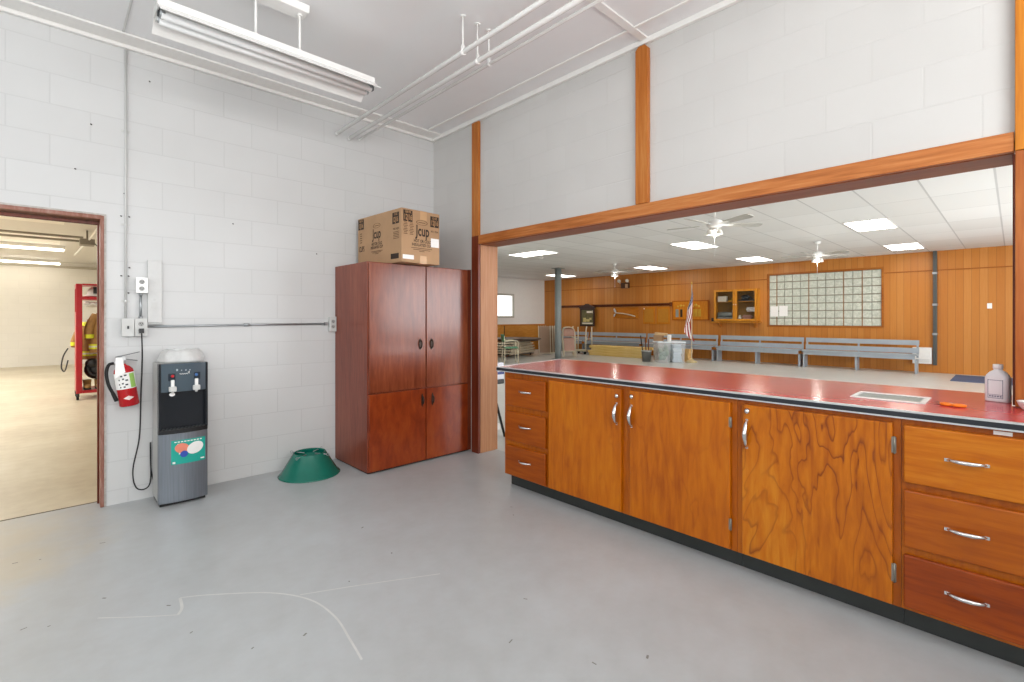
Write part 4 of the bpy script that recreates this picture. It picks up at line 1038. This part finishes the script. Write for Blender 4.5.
# heater
t = thing('wall_heater', 'white baseboard heater on the panelled wall past the bench end', 'heater', (15.19, 1.42, .2))
m = M(); m.box((15.13, 1.365, .21), (F, 1.72, .60)); obj('wall_mount_casing', m, m_white, t, bevel=.008)
m = M()
for i in range(4): m.box((15.126, 1.40, .25+.02*i), (15.1299, 1.68, .258+.02*i))
obj('louvre', m, m_lead, t)
# wall conduit
t = thing('wall_conduit', 'dark grey vertical cable duct running up the panelled wall', 'conduit', (F-.05, 1.31, 0.18))
m = M(); m.box((F-.08, 1.275, .185), (F, 1.345, HZ-.004)); obj('duct', m, flat('duct grey', '4a4d4c', .45), t, bevel=.006)
m = M()
for z in (.9, 1.6, 2.35): m.box((F-.086, 1.262, z), (F, 1.2745, z+.05)); m.box((F-.086, 1.262, z), (F-.0801, 1.358, z+.05))
pieces('wall_mount_strap', m, m_steel, t)
m = M(); m.box((F-.012, .35, 1.52), (F, .43, 1.64)); t = thing('light_switch', 'small white light switch on the right panelled wall', 'light switch', (F, .39, 1.52)); obj('cover_plate', m, m_whitegloss, t, bevel=.003)
m = M(); m.box((F-.022, .38, 1.565), (F-.0125, .40, 1.595)); obj('toggle', m, m_white, t)
# papers taped on the glass block
for i, (y0, y1, z0, z1) in enumerate(((4.755, 4.965, 1.35, 1.65), (4.505, 4.725, 1.36, 1.66))):
    m = M(); m.box((HX+.0215, y0, z0), (HX+.0225, y1, z1)); one('paper_sheet', m, m_paper, ['white paper sheet on the glass block, left of the pair', 'white paper sheet on the glass block, right of the pair'][i], 'paper', (HX+.022, (y0+y1)/2, z0), 'papers on the glass block')
# trophy case
m_caseback = flat('case back olive', '8a6a34', .7)
tc_ = thing('display_case', 'wall-mounted wooden display case with two glass doors', 'display case', (15.1, 5.88, 1.2))
m_case = wood('case oak', 'b7701a', 'd08a28', 'dd9c3d', 'z', 8, .1, .35)
A0, A1, C0, C1 = 5.245, 6.52, 1.22, 2.18; FX = 15.0
m = M(); m.box((FX+.02, A0, C0), (F, A0+.025, C1)); m.box((FX+.02, A1-.025, C0), (F, A1, C1)); m.box((FX+.02, A0+.025, C1-.025), (F, A1-.025, C1)); m.box((FX+.02, A0+.025, C0), (F, A1-.025, C0+.025)); m.box((FX+.02, 5.865, C0+.025), (F-.01, 5.895, C1-.025)); obj('case_body', m, m_case, tc_)
m = M(); m.box((F-.010, A0+.0255, C0+.0255), (F, A1-.0255, C1-.0255)); obj('back_panel', m, m_caseback, tc_)
m = M(); m.box((FX+.03, A0+.026, 1.80), (F-.011, 5.864, 1.815)); m.box((FX+.03, 5.896, 1.80), (F-.011, A1-.026, 1.815)); obj('shelf', m, m_case, tc_)
for y0, y1 in ((A0+.003, 5.876), (5.884, A1-.003)):
    m = M(); b = .06
    for a, e in (((y0, C0), (y1, C0+b)), ((y0, C1-b), (y1, C1)), ((y0, C0+b), (y0+b, C1-b)), ((y1-b, C0+b), (y1, C1-b))): m.box((FX, a[0], a[1]), (FX+.0195, e[0], e[1]))
    d_ = obj('glass_door', m, m_case, tc_, bevel=.003)
    m = M(); m.box((FX+.008, y0+b, C0+b), (FX+.011, y1-b, C1-b)); obj('pane', m, m_glass, d_)
    m = M(); m.ball((FX-.012, (y1-.03) if y0 < 5.8 else (y0+.03), 1.72), .013, 8, 6); obj('knob', m, m_whitegloss, d_)
m = M(); m.box((FX-.02, A0-.06, C0-.05), (F, A1+.06, C0-.022)); sh = obj('ledge', m, m_case, tc_)
for y in (A0+.12, A1-.12):
    m = M(); m.prism([(F, C0-.051), (F-.20, C0-.051), (F-.17, C0-.08), (F-.03, C0-.20), (F, C0-.20)], 'y', y-.02, y+.02); obj('bracket', m, m_panel, sh)
def keepsake(label, m, mt, y, z, nm='keepsake'):
    one(nm, m, mt, label, 'keepsake', (15.12, y, z), 'keepsakes in the display case')
m_wr = flat('ivory', 'e6e0cf', .4); m_gold = flat('gold', 'd0a53a', .3, .5); m_cyan = flat('pewter', '9aa3a2', .35, .5)
m = M(); m.box((15.06, 6.16, 1.8155), (15.18, 6.42, 1.98)); keepsake('ivory boxed keepsake on the upper left shelf', m, m_wr, 6.29, 1.8155)
m = M(); m.box((15.07, 5.93, 1.8155), (15.18, 6.10, 1.86)); m.lathe([(.03, .045), (.02, .08), (.04, .12)], (15.12, 6.0, 1.8155), 14); keepsake('gold keepsake beside the ivory box, upper left shelf', m, m_gold, 6.0, 1.8155)
m = M(); m.cyl((15.12, 5.96, 1.42), (15.12, 6.42, 1.42), .075, n=18); m.box((15.06, 5.95, 1.2455), (15.19, 6.43, 1.345)); m.box((15.09, 5.96, 1.42), (15.14, 6.0, 1.56)); keepsake('silver and white model on the lower left shelf', m, m_cyan, 6.19, 1.2455)
m = M(); m.box((15.08, 5.33, 1.8155), (15.18, 5.80, 1.87)); m.ball((15.12, 5.62, 1.93), (.06, .12, .07)); m.bar((15.1, 5.40, 1.88), (15.1, 5.55, 1.99), .03, .03); keepsake('dark model on the upper right shelf', m, m_dkgrey, 5.6, 1.8155)
m = M(); m.lathe([(.045, 0), (.05, .08), (.03, .12), (.034, .15)], (15.1, 5.77, 1.2455), 16); keepsake('white jug on the lower right shelf', m, m_wr, 5.77, 1.2455)
m = M(); m.box((15.07, 5.44, 1.2455), (15.18, 5.66, 1.33)); m.prism([(5.40, 1.331), (5.70, 1.331), (5.64, 1.40), (5.46, 1.40)], 'x', 15.06, 15.19); keepsake('small brown and pink box on the lower right shelf', m, flat('pinkish box', 'b58878', .5), 5.55, 1.2455)
m = M(); m.bar((15.12, 5.50, 1.60), (15.12, 5.58, 1.56), .04, .05); m.bar((15.12, 5.34, 1.52), (15.12, 5.46, 1.58), .04, .05); m.box((15.20, 5.33, 1.50), (15.215, 5.60, 1.64)); keepsake('white ribbon display at the back of the lower right shelf', m, m_paper, 5.46, 1.5)
# thermostat
m = M(); m.box((F-.05, 6.585, 1.20), (F, 6.685, 1.31)); t = thing('thermostat', 'small black wall box left of the display case', 'thermostat', (F, 6.635, 1.2)); obj('wall_mount_casing', m, m_black, t, bevel=.006)
m = M(); m.box((F-.053, 6.61, 1.25), (F-.0505, 6.66, 1.29)); obj('dial', m, m_dkgrey, t)
# plaque board with gold pieces, behind the flag
t = thing('plaque_board', 'wide wooden board with gold emblems behind the flag', 'board', (F, 7.4, 1.23))
m = M(); m.box((F-.03, 6.77, 1.235), (F, 8.02, 1.885)); obj('backing', m, wood('plaque oak', 'b5690f', 'c97c1a', 'd48a28', 'z', 6, .15, .35), t, bevel=.004)
m = M(); b = .03
for a, e in (((6.77, 1.235), (8.02, 1.265)), ((6.77, 1.855), (8.02, 1.885)), ((6.77, 1.265), (6.80, 1.855)), ((7.99, 1.265), (8.02, 1.855))): m.box((F-.042, a[0], a[1]), (F-.0305, e[0], e[1]))
obj('frame', m, m_frame, t)
for i in range(3):
    m = M(); y = 7.08+.12*i; m.box((F-.040, y-.05, 1.36), (F-.0305, y+.05, 1.60)); obj('plate', m, m_gold, t)
for y, z, r_ in ((7.20, 1.73, .05), (7.10, 1.69, .035), (7.30, 1.69, .035), (7.72, 1.72, .04), (7.62, 1.72, .03), (7.82, 1.70, .03)):
    m = M(); m.lathe([(r_, 0), (r_, -.008), (r_*.5, -.012)], (F-.0305, y, z), 14, axis='x'); obj('emblem', m, m_gold, t)
for y0, y1 in ((7.66, 7.74), (7.80, 7.90)):
    m = M(); m.box((F-.036, y0, 1.34), (F-.0305, y1, 1.60)); obj('plate', m, m_cyan if y0 > 7.75 else m_iron, t)
# two wooden plaques
for i, (y0, y1, lab) in enumerate(((8.68, 9.14, 'left of the two plain wooden plaques under the wall ledge'), (8.12, 8.61, 'right of the two plain wooden plaques under the wall ledge'))):
    t = thing('wooden_plaque', lab, 'plaque', (F, (y0+y1)/2, 1.1), 'plain wooden plaques')
    m = M(); m.box((F-.03, y0, 1.10), (F, y1, 1.695)); obj('mounting_board', m, wood('plaque wood %d' % i, 'b0660f', 'c47818', 'cf8626', 'z', 6, .15, .35), t, bevel=.006)
    m = M(); m.box((F-.034, y0+.05, 1.16), (F-.0305, y1-.05, 1.63)); obj('brass_plate', m, flat('aged brass', 'b87a1c', .45), t)
    if i == 0: m = M(); m.lathe([(.022, 0), (.022, -.008)], (F-.0345, y1-.05, 1.64), 12, axis='x'); obj('medal', m, m_wr, t)
# axe plaque
t = thing('axe_plaque', 'varnished board with a mounted silver axe, between picture and plaques', 'plaque', (F, 9.85, 1.3))
m = M(); m.box((F-.03, 9.33, 1.30), (F, 10.36, 1.70)); obj('mounting_board', m, wood('axe board', 'a55e10', 'bc7118', 'c98026', 'y', 6, .15, .3), t, bevel=.008)
m = M(); m.tube(smooth([(F-.055, 10.30, 1.50), (F-.055, 10.0, 1.48), (F-.055, 9.65, 1.42), (F-.055, 9.45, 1.37)], 5), [.018]*8+[.020]*8, 10); ax = obj('axe_handle', m, m_offw, t)
m = M(); m.prism([(10.24, 1.52), (10.33, 1.53), (10.36, 1.66), (10.30, 1.67), (10.24, 1.58)], 'x', F-.07, F-.04); m.prism([(10.26, 1.47), (10.34, 1.46), (10.36, 1.36), (10.31, 1.36)], 'x', F-.066, F-.044); obj('axe_head', m, m_chrome, t)
# house-shaped framed picture
t = thing('framed_picture', 'dark pediment-topped frame with a small picture, hung under the ledge', 'picture', (F, 11.52, .99))
F_ = F; F = F-.112
m = M(); b = .06; y0, y1, z0, z1 = 11.18, 11.87, .99, 1.69
for a, e in (((y0, z0), (y1, z0+b)), ((y0, z1-b), (y1, z1)), ((y0, z0+b), (y0+b, z1-b)), ((y1-b, z0+b), (y1, z1-b))): m.box((F-.04, a[0], a[1]), (F, e[0], e[1]))
m.prism([(y0-.05, z1), (y1+.05, z1), (y1+.03, z1+.04), (11.64, z1+.14), (11.60, z1+.17), (11.45, z1+.17), (11.41, z1+.14), (y0-.03, z1+.04)], 'x', F-.05, F); obj('frame', m, flat('dark walnut', '33190d', .4), t, bevel=.004)
m = M(); m.box((F-.012, y0+b, z0+b), (F, y1-b, z1-b)); pic = obj('picture_print', m, flat('print olive', '5f5a38', .5, var=.25, nscale=12), t)
m = M()
for y, z, w_, h_ in ((11.66, 1.24, .14, .16), (11.50, 1.22, .16, .10), (11.38, 1.28, .10, .08)): m.box((F-.0145, y-w_/2, z-h_/2), (F-.0125, y+w_/2, z+h_/2))
pieces('print_figure', m, flat('print cream', 'c8b878', .6), pic)
m = M(); m.box((F-.0145, 11.32, 1.51), (F-.0125, 11.56, 1.58)); m.box((F-.0145, 11.27, 1.50), (F-.0125, 11.31, 1.60)); m.box((F-.0145, 11.28, 1.08), (F-.0125, 11.78, 1.13)); pieces('print_figure', m, m_wr, pic)
F = F_
# ledge with coat hooks
t = thing('wall_ledge', 'long dark wooden hook rail running above picture and plaques', 'shelf', (F, 10.55, 1.76))
m = M(); m.box((F-.035, 8.06, 1.735), (F, 13.05, 1.80)); m.box((F-.10, 8.06, 1.80), (F, 13.05, 1.82)); m.box((F-.11, 8.03, 1.70), (F, 8.09, 1.84)); obj('rail', m, wood('ledge walnut', '5a2a10', '6b3517', '7b4220', 'y', 8, .1, .4), t)
for y in [8.5+.5*i for i in range(9)]:
    m = M(); m.tube([(F-.035, y, 1.755), (F-.075, y, 1.745), (F-.085, y, 1.775)], .007, 6); obj('hook', m, m_iron, t)
# emergency light
t = thing('emergency_light', 'dark wall box with two spot lamps high on the panelling', 'emergency light', (F, 9.83, 2.42))
m = M(); m.box((F-.10, 9.70, 2.40), (F, 10.02, 2.60)); obj('case', m, flat('dark brown metal', '4a2a12', .4), t, bevel=.008)
m = M(); m.box((F-.112, 9.72, 2.41), (F-.1005, 9.83, 2.55)); obj('battery_cover', m, flat('tan plastic', 'c39a74', .5), t)
for y in (9.74, 10.08):
    m = M(); m.lathe([(.055, -.10), (.06, -.08), (.04, -.02), (.015, 0)], (F-.05, y, 2.67), 16, axis='x'); m.cyl((F-.06, y, 2.58), (F-.06, y, 2.66), .012, n=8); obj('spot_lamp', m, m_wr, t)
# floor mat
m = M(); m.box((13.47, -1.2, .0005), (14.93, .93, .012)); one('floor_mat', m, flat('blue mat', '4a5878', .9, var=.15, nscale=60), 'dark blue floor mat in front of the right panelled wall', 'mat', (14.2, -.1, .0005), bevel=.004)

# ------------------------------------------------------------------ hall: floor things
# lumber
m_lum = wood('new lumber', 'd9b45c', 'e6c67c', 'efd69a', 'y', 7, .05, .6)
rl = random.Random(5)
ll = ['bottom', 'second', 'third', 'top']
for L in range(4):
    for j in range(3):
        x = 13.80+.145*j; z = .0005+L*.0865; off = rl.uniform(-.08, .08)
        m = M(); m.box((x, 8.2+off, z), (x+.135, 10.42+off, z+.086))
        one('lumber_beam', m, m_lum, 'yellow pine beam, %s layer of the stack, %s' % (ll[L], ['row nearest the counter', 'middle row', 'row nearest the bench'][j]), 'lumber', (x, 9.5, z), 'yellow lumber beams', bevel=.012)
# totes, bin and odds near the flag
def tote(label, x, y, w, d, h, rot, inner):
    t = thing('storage_tote', label, 'storage box', (x, y, .001), 'clear plastic totes')
    mt = Matrix.Translation((x, y, .001)) @ Matrix.Rotation(rot, 4, 'Z')
    m = M(); a, b = .86, 1.0
    o = [(-w/2, -d/2), (w/2, -d/2), (w/2, d/2), (-w/2, d/2)]
    v0 = [(p*a, q*a, 0) for p, q in o]; v1 = [(p, q, h) for p, q in o]
    m.add(v0+v1, [(3,2,1,0), (0,1,5,4), (1,2,6,5), (2,3,7,6), (3,0,4,7)]); m.xf(mt); obj('tub', m, m_clear, t, solid=.006)
    m = M()
    for (p0, q0), (p1, q1) in zip(o, o[1:]+o[:1]): m.bar((p0, q0, h), (p1, q1, h), .03, .03)
    m.xf(mt); obj('rim', m, flat('tote rim', 'd5dbdf', .4), t)
    return mt
mtA = tote('clear tote with green stuff inside, next to the black bin', 13.10, 7.24, .37, .5, .60, YAW-R(90), None)
mtB = tote('clear pale tote right in front of the flag', 13.40, 6.95, .39, .5, .60, YAW-R(90), None)
def inside(m, mt): m.xf(mt); return m
m = M(); rr = random.Random(9)
for k in range(14): m.ball((rr.uniform(-.09, .12), rr.uniform(-.14, .14), rr.uniform(.10, .48)), (.07, .06, .07), 8, 6)
one('green_garland', inside(m, mtA), flat('dull green', '5d7a5c', .8, var=.2), 'dull green decorations inside the left clear tote', 'decoration', (13.10, 7.24, .02))
m = M(); 
for k in range(6): m.box((-.13+.02*(k % 2), -.15, .02+.085*k), (.13-.015*(k % 3), .15, .095+.085*k))
one('linen_stack', inside(m, mtB), flat('pale blue linen', 'c9d6e2', .8), 'pale folded linens inside the right clear tote', 'linen', (13.40, 6.95, .02))
m = M(); m.cyl((13.56, 7.25, .001), (13.56, 7.25, .80), .06, n=16)
one('paper_roll', m, m_paper, 'white paper roll standing up behind the gap of the totes', 'paper roll', (13.56, 7.25, .001))
bn = thing('waste_bin', 'black open bin with sticks between lumber and totes', 'bin', (12.98, 7.68, .001))
m = M(); m.lathe([(.12, 0), (.15, .32), (.155, .33), (.145, .33), (.115, .01), (.001, .01)], (12.98, 7.68, .001), 20, cap1=False); obj('tub', m, flat('bin grey', '6b6a66', .5), bn)
m = M(); m.lathe([(.155, .31), (.16, .325), (.155, .335)], (12.98, 7.68, .001), 20, cap0=False, cap1=False); obj('rim', m, m_lead, bn)
for i, (dx, dy, hx, hy) in enumerate(((-.06, .05, -.10, .14), (-.02, -.02, -.03, .03), (.04, -.04, .02, -.06))):
    m = M(); m.tube([(12.98+dx, 7.68+dy, .03), (12.98+hx, 7.68+hy, .78-.05*i)], .016, 8)
    one('wood_stick', m, m_postdark if i else m_iron, ['dark stick leaning left in the black bin', 'brown stick standing in the middle of the black bin', 'brown stick leaning right in the black bin'][i], 'stick', (12.98+dx, 7.68+dy, .03), 'sticks in the black bin')
m = M(); mt = Matrix.Translation((13.66, 7.66, .001)) @ Matrix.Rotation(R(20), 4, 'Z'); m.box((-.10, -.14, 0), (.10, .14, .78)); m.xf(mt); cbx = thing('cardboard_box', 'tall tan carton standing behind the clear totes', 'box', (13.66, 7.66, .001)); obj('carton', m, m_card, cbx, bevel=.004)
m = M(); m.box((-.12, -.20, .781), (.10, .16, .85)); m.xf(mt @ Matrix.Rotation(R(4), 4, 'X')); obj('flap', m, flat('pale carton', 'd9b98a', .7), cbx)
m_chock = wood('offcut wood', 'c39555', 'd6ab6c', 'e0bc84', 'x', 7, .1, .6)
for i, (x, y, z) in enumerate(((13.85, 6.88, .0005), (13.86, 6.90, .126), (13.84, 6.86, .252))):
    m = M(); m.box((x-.12, y-.16, z), (x+.12, y+.16, z+.125)); one('wood_block', m, m_chock, ['bottom block of the short wood pile behind the flag base', 'middle block of the short wood pile behind the flag base', 'top block of the short wood pile behind the flag base'][i], 'wood block', (x, y, z), 'wood blocks by the flag', bevel=.005)
# flag
FXp, FYp = 13.60, 6.56
fg = thing('flag', 'stars-and-stripes flag hanging on a white pole with weighted base', 'flag', (FXp, FYp, 0))
m = M(); m.cyl((FXp, FYp, .09), (FXp, FYp, 2.29), .013, n=12); obj('pole', m, m_offw, fg)
m = M(); m.lathe([(.0, 2.29), (.02, 2.30), (.022, 2.33), (.01, 2.36), (.0, 2.40)], (FXp, FYp, 0), 12, cap0=False, cap1=False); obj('finial', m, m_gold, fg)
m = M(); m.lathe([(.15, .0), (.15, .025), (.13, .05), (.05, .075), (.03, .12), (.02, .12)], (FXp, FYp, .0005), 24); obj('base', m, flat('cream base', 'cdb98a', .4), fg)
def flagp(u, v):
    h = (.62*v+1.0*u)/1.62
    ph = 2*math.pi*.62*v+1.3*u-1.2
    lat = (.02+.19*h)*math.sin(ph)*min(1, 3*u+.3)+.02+.04*h
    dep = (.02+.10*h)*math.cos(ph)*min(1, 3*u+.2)+.03+.02*math.sin(9*u+4*v)
    rt = Vector((math.sin(YAW), -math.cos(YAW), 0)); fw = Vector((math.cos(YAW), math.sin(YAW), 0))
    return Vector((FXp, FYp, 2.22-1.60*h+.02*math.sin(8*u+3*v))) - rt*lat - fw*dep
m = M(); NU, NV = 57, 39
m.grid(lambda a, b: flagp(a, b), NU, NV)
for j in range(NV):
    for i in range(NU):
        u = (i+.5)/NU; v = (j+.5)/NV; s_ = int(v*13)
        if u < .4 and v < 7/13:
            k = 1
            if (i % 4 in (1, 2)) and (j % 3 == 1): k = 2
        else: k = 0 if s_ % 2 == 0 else 2
        m.mi[j*NU+i] = k
obj('flag_cloth', m, [flat('flag red', 'a30d20', .7), flat('flag blue', '1a2450', .7), flat('flag white', 'f0eeea', .7)], fg)
# metal trolley frame
tr = thing('trolley', 'pale metal trolley with two tall end uprights near the column', 'trolley', (14.1, 11.0, 0))
m = M(); m.box((13.9, 10.66, .10), (14.3, 11.33, .15)); obj('tray', m, m_offw, tr)
for y in (10.68, 11.31):
    m = M(); m.tube(smooth([(13.92, y, .15), (13.93, y, .85), (13.98, y+.0, 1.0)], 4), .022, 8); m.tube([(14.28, y, .15), (14.27, y, .98)], .022, 8); m.tube([(13.93, y, .55), (14.27, y, .55)], .014, 6); obj('upright', m, m_offw, tr)
for x in (13.95, 14.25):
    for y in (10.74, 11.26):
        m = M(); m.lathe([(.05, -.015), (.05, .015)], (x, y, .05), 14, axis='x'); m.box((x-.02, y-.012, .05), (x+.02, y+.012, .10)); obj('caster', m, m_rubber, tr)
# folding chairs leaning by the column
def fold_chair(label, x, y, rot, mt, lean):
    t = thing('folding_chair', label, 'folding chair', (x, y, 0), 'folded chairs by the column')
    mm = Matrix.Translation((x, y, 0)) @ Matrix.Rotation(rot, 4, 'Z') @ Matrix.Rotation(lean, 4, 'X')
    m = M(); m.tube(smooth([(-.21, 0, .02), (-.22, 0, .6), (-.19, 0, .92), (-.10, 0, 1.0), (.10, 0, 1.0), (.19, 0, .92), (.22, 0, .6), (.21, 0, .02)], 5), .013, 8); m.xf(mm); obj('frame', m, m_offw, t)
    m = M(); m.grid(lambda u, v: Vector((-.19+.38*u, .015*math.sin(math.pi*u)+.0, .70+.26*v)), 8, 4); m.xf(mm); obj('backrest', m, mt, t, solid=.012)
    m = M(); m.box((-.18, .03, .22), (.18, .055, .64)); m.xf(mm); obj('seat', m, mt, t, bevel=.01)
    for s_ in (-1, 1):
        m = M(); m.tube([(s_*.17, .06, .55), (s_*.175, .075, .03)], .012, 8); m.xf(mm); obj('leg', m, m_offw, t)
    m = M(); m.tube([(-.17, .07, .20), (.17, .07, .20)], .009, 6); m.xf(mm); obj('stretcher', m, m_offw, t)
m_pink = flat('dusty pink steel', 'a57c6a', .5)
for i in range(4):
    fold_chair(['front dusty pink folded chair leaning right of the column', 'second dusty pink folded chair in the leaning row', 'third dusty pink folded chair in the leaning row', 'last dusty pink folded chair, nearest the trolley'][i], 12.55+.16*i, 10.28+.15*i, YAW-R(90)+R(12), m_pink if i < 3 else m_dkgrey, R(-9))
# folding tables leaning, seen end on beside the column
for i in range(4):
    x = 12.86+.17*i; y = 11.70+.04*i
    t = thing('folding_table', ['leaning folded table with pale frame, left of the row', 'second leaning folded table, brown top', 'third leaning folded table, brown top', 'leaning folded table nearest the column'][i], 'folding table', (x, y, 0), 'folded tables leaning near the column')
    mm = Matrix.Translation((x, y, 0)) @ Matrix.Rotation(R(-38), 4, 'Z') @ Matrix.Rotation(R(-8), 4, 'X')
    m = M(); m.box((-.20, -.015, .06), (.20, .010, 1.02)); m.xf(mm); obj('tabletop', m, flat('table brown %d' % (i % 2), ['a5866e', '86694f'][i % 2], .5), t, bevel=.006)
    m = M()
    for a, e in (((-.225, .03), (-.20, 1.04)), ((.20, .03), (.225, 1.04)), ((-.2, .03), (.2, .06))): m.box((a[0], -.025, a[1]), (e[0], .018, e[1]))
    m.xf(mm); obj('edge_frame', m, m_offw, t)
    m = M(); m.tube([(-.15, .03, .25), (-.15, .04, .85), (.15, .04, .85), (.15, .03, .25)], .012, 8); m.xf(mm); obj('leg', m, m_lead, t)
# stack of flat tables near the left hall wall
st_l = ['bottom pale table of the flat stack', 'second pale table of the flat stack', 'third pale table of the flat stack', 'fourth pale table of the flat stack', 'pale table just under the dark round top']
for i in range(5):
    m = M(); z = .12+i*.085; w_ = .95+.05*i
    mm = Matrix.Translation((11.7, 12.1, z)) @ Matrix.Rotation(R(18+3*i), 4, 'Z')
    m.box((-w_, -.38, 0), (w_, .38, .045)); m.box((-w_+.05, -.34, -.035), (w_-.05, -.30, 0)); m.box((-w_+.05, .30, -.035), (w_-.05, .34, 0)); m.xf(mm)
    one('folding_table', m, flat('table cream', 'cdbfa6', .5), st_l[i]+' by the left hall wall', 'folding table', (11.7, 12.1, z), 'flat stack of folded tables', bevel=.01)
t = thing('round_table', 'dark brown round tabletop lying on the flat table stack', 'table', (11.7, 12.1, .56))
m = M(); m.lathe([(.92, .56), (.95, .575), (.95, .60), (.92, .615)], (11.7, 12.1, 0), 40); obj('tabletop', m, flat('dark walnut top', '3a2615', .35), t)
m = M(); m.lathe([(.84, .525), (.86, .53), (.86, .56), (.84, .56)], (11.7, 12.1, 0), 40); obj('apron', m, flat('table skirt', '4c3a26', .5), t)
for dx, dy in ((-.5, -.2), (.5, -.15), (-.5, .25), (.5, .3)):
    pass
t = thing('dolly', 'low dark wheeled dolly under the flat table stack', 'dolly', (11.7, 12.1, 0))
m = M(); m.box((11.0, 11.8, .055), (12.4, 12.4, .082)); obj('deck', m, m_dkgrey, t)
for x in (11.1, 12.3):
    for y in (11.88, 12.32):
        m = M(); m.lathe([(.027, -.012), (.027, .012)], (x, y, .0275), 14, axis='x'); obj('caster', m, m_rubber, t)
# green chair
gc = thing('chair', 'green seated metal chair with cream legs at the left of the hall', 'chair', (9.65, 10.14, 0))
mm = Matrix.Translation((9.65, 10.14, 0)) @ Matrix.Rotation(R(-32), 4, 'Z')
m_gr = flat('green vinyl', '3f7a58', .4)
m = M(); m.box((-.21, -.21, .43), (.21, .21, .48)); m.xf(mm); obj('seat', m, m_gr, gc, bevel=.02, seg=3)
m = M(); m.grid(lambda u, v: Vector((-.20-.03*v, -.20+.40*u, .62+.22*v)) + Vector((-.03*math.sin(math.pi*u), 0, 0)), 8, 4); m.xf(mm); obj('backrest', m, m_gr, gc, solid=.03)
for x, y, top in ((.19, .19, .43), (.19, -.19, .43), (-.19, .19, .80), (-.19, -.19, .80)):
    m = M(); m.tube([(x*1.08, y*1.05, 0), (x, y, .43), (x*1.1, y, top)], .014, 8); m.xf(mm); obj('leg', m, m_offw, gc)
for s_ in (-1, 1):
    m = M(); m.tube(smooth([(-.20, s_*.21, .64), (.10, s_*.23, .66), (.20, s_*.22, .60), (.19, s_*.20, .45)], 4), .013, 8); m.xf(mm); obj('armrest', m, m_offw, gc)
m = M(); m.tube([(.19, -.19, .18), (.19, .19, .18)], .009, 6); m.tube([(-.19, -.19, .18), (-.19, .19, .18)], .009, 6); m.xf(mm); obj('stretcher', m, m_offw, gc)
m = M(); m.cyl((11.1, 11.95, .6155), (11.1, 11.95, .66), .05, n=14); m.cyl((11.1, 11.95, .66), (11.1, 11.95, 1.05), .012, n=8)
one('wooden_stand', m, m_iron, 'thin upright stand on the dark round tabletop', 'stand', (11.1, 11.95, .6155))
# things just behind the left jamb
sx, sy = 3.47, 3.98
t = thing('stool', 'black folding stool with splayed legs between jamb and counter end', 'stool', (sx, sy, 0))
m = M(); m.box((sx-.14, sy-.11, .585), (sx+.13, sy+.15, .635)); obj('seat', m, m_black, t, bevel=.012)
for a, b in (((-.05, -.10), (.14, -.10)), ((.10, .0), (-.10, -.10)), ((-.05, .13), (.14, .15)), ((.10, .13), (-.10, .15))):
    m = M(); m.tube([(sx+a[0], sy+a[1], .59), (sx+b[0], sy+b[1], .001)], .014, 8); obj('leg', m, m_black, t)
pk = thing('carton', 'white and blue packet sitting on the black stool', 'packet', (sx, sy, .6355))
m = M(); m.box((sx-.11, sy-.105, .6355), (sx+.125, sy+.12, .815)); obj('packet_body', m, flat('packet white', 'dfe3ee', .5), pk, bevel=.006)
m = M(); m.box((sx-.112, sy-.107, .69), (sx+.127, sy+.122, .72)); obj('blue_band', m, flat('packet blue', '2f3f7c', .5), pk)
m = M(); m.box((3.30, 4.16, .0005), (3.80, 4.26, .07)); m.box((3.31, 4.165, .07), (3.79, 4.255, .075))
one('floor_box', m, m_white, 'low white box on the hall floor just behind the jamb', 'box', (3.5, 4.2, .0005), bevel=.006)

# ------------------------------------------------------------------ light
def area(name, loc, rot, sx, sy, e, c=(1, 1, 1)):
    l = bpy.data.lights.new(name, 'AREA'); l.shape = 'RECTANGLE'; l.size = sx; l.size_y = sy; l.energy = e; l.color = c
    o = link(bpy.data.objects.new(name, l)); o.location = loc; o.rotation_euler = rot; return o
# fill lamps set in the added windows, acting as daylight
area('fill_south', ((SX0+SX1)/2, YS-.25, (SZ0+SZ1)/2), (R(90), 0, 0), SX1-SX0, SZ1-SZ0, 92, (1, .99, .975))
area('fill_bounce_south', ((SX0+SX1)/2, YS-.22, (SZ0+SZ1)/2), (R(132), 0, 0), SX1-SX0, SZ1-SZ0, 74, (1, .985, .96))  # tilted upward, added to lighten the ceiling
area('fill_west', (XW-.25, (WY0+WY1)/2, (SZ0+SZ1)/2), (R(90), 0, R(-90)), WY1-WY0, SZ1-SZ0, 45, (.97, .985, 1))
area('fill_hall', ((SWX0+SWX1)/2, HS-.25, 1.7), (R(90), 0, 0), SWX1-SWX0, 1.6, 440, (.93, .97, 1))
for fx_l, fy_l, fz_l in ((6.77, 2.93, 2.45), (11.6, 2.86, 2.45), (12.0, 8.14, 2.50), (6.8, 8.14, 2.45)):  # faint lamps added to fill the hall; the last has no fan
    l = bpy.data.lights.new('fan_fill_lamp', 'POINT'); l.energy = 5; l.color = (1, .95, .86); l.shadow_soft_size = .05
    o = link(bpy.data.objects.new('fan_fill_lamp', l)); o.location = (fx_l, fy_l, fz_l)
area('bay_lamps', (-2.5, 11.5, 2.72), (0, 0, 0), 3.0, 9.0, 420, (1, .985, .955))
w = bpy.data.worlds.new('world'); sc.world = w; w.use_nodes = True
w.node_tree.nodes['Background'].inputs[0].default_value = (.9, .95, 1, 1); w.node_tree.nodes['Background'].inputs[1].default_value = .8

sc.view_settings.view_transform = 'Standard'; sc.view_settings.look = 'None'; sc.view_settings.gamma = 1; sc.view_settings.exposure = 0
sc.view_settings.use_curve_mapping = False
sc.cycles.use_denoising = True
sc.cycles.max_bounces = 10; sc.cycles.diffuse_bounces = 5; sc.cycles.transparent_max_bounces = 12
sc.cycles.sample_clamp_indirect = 6
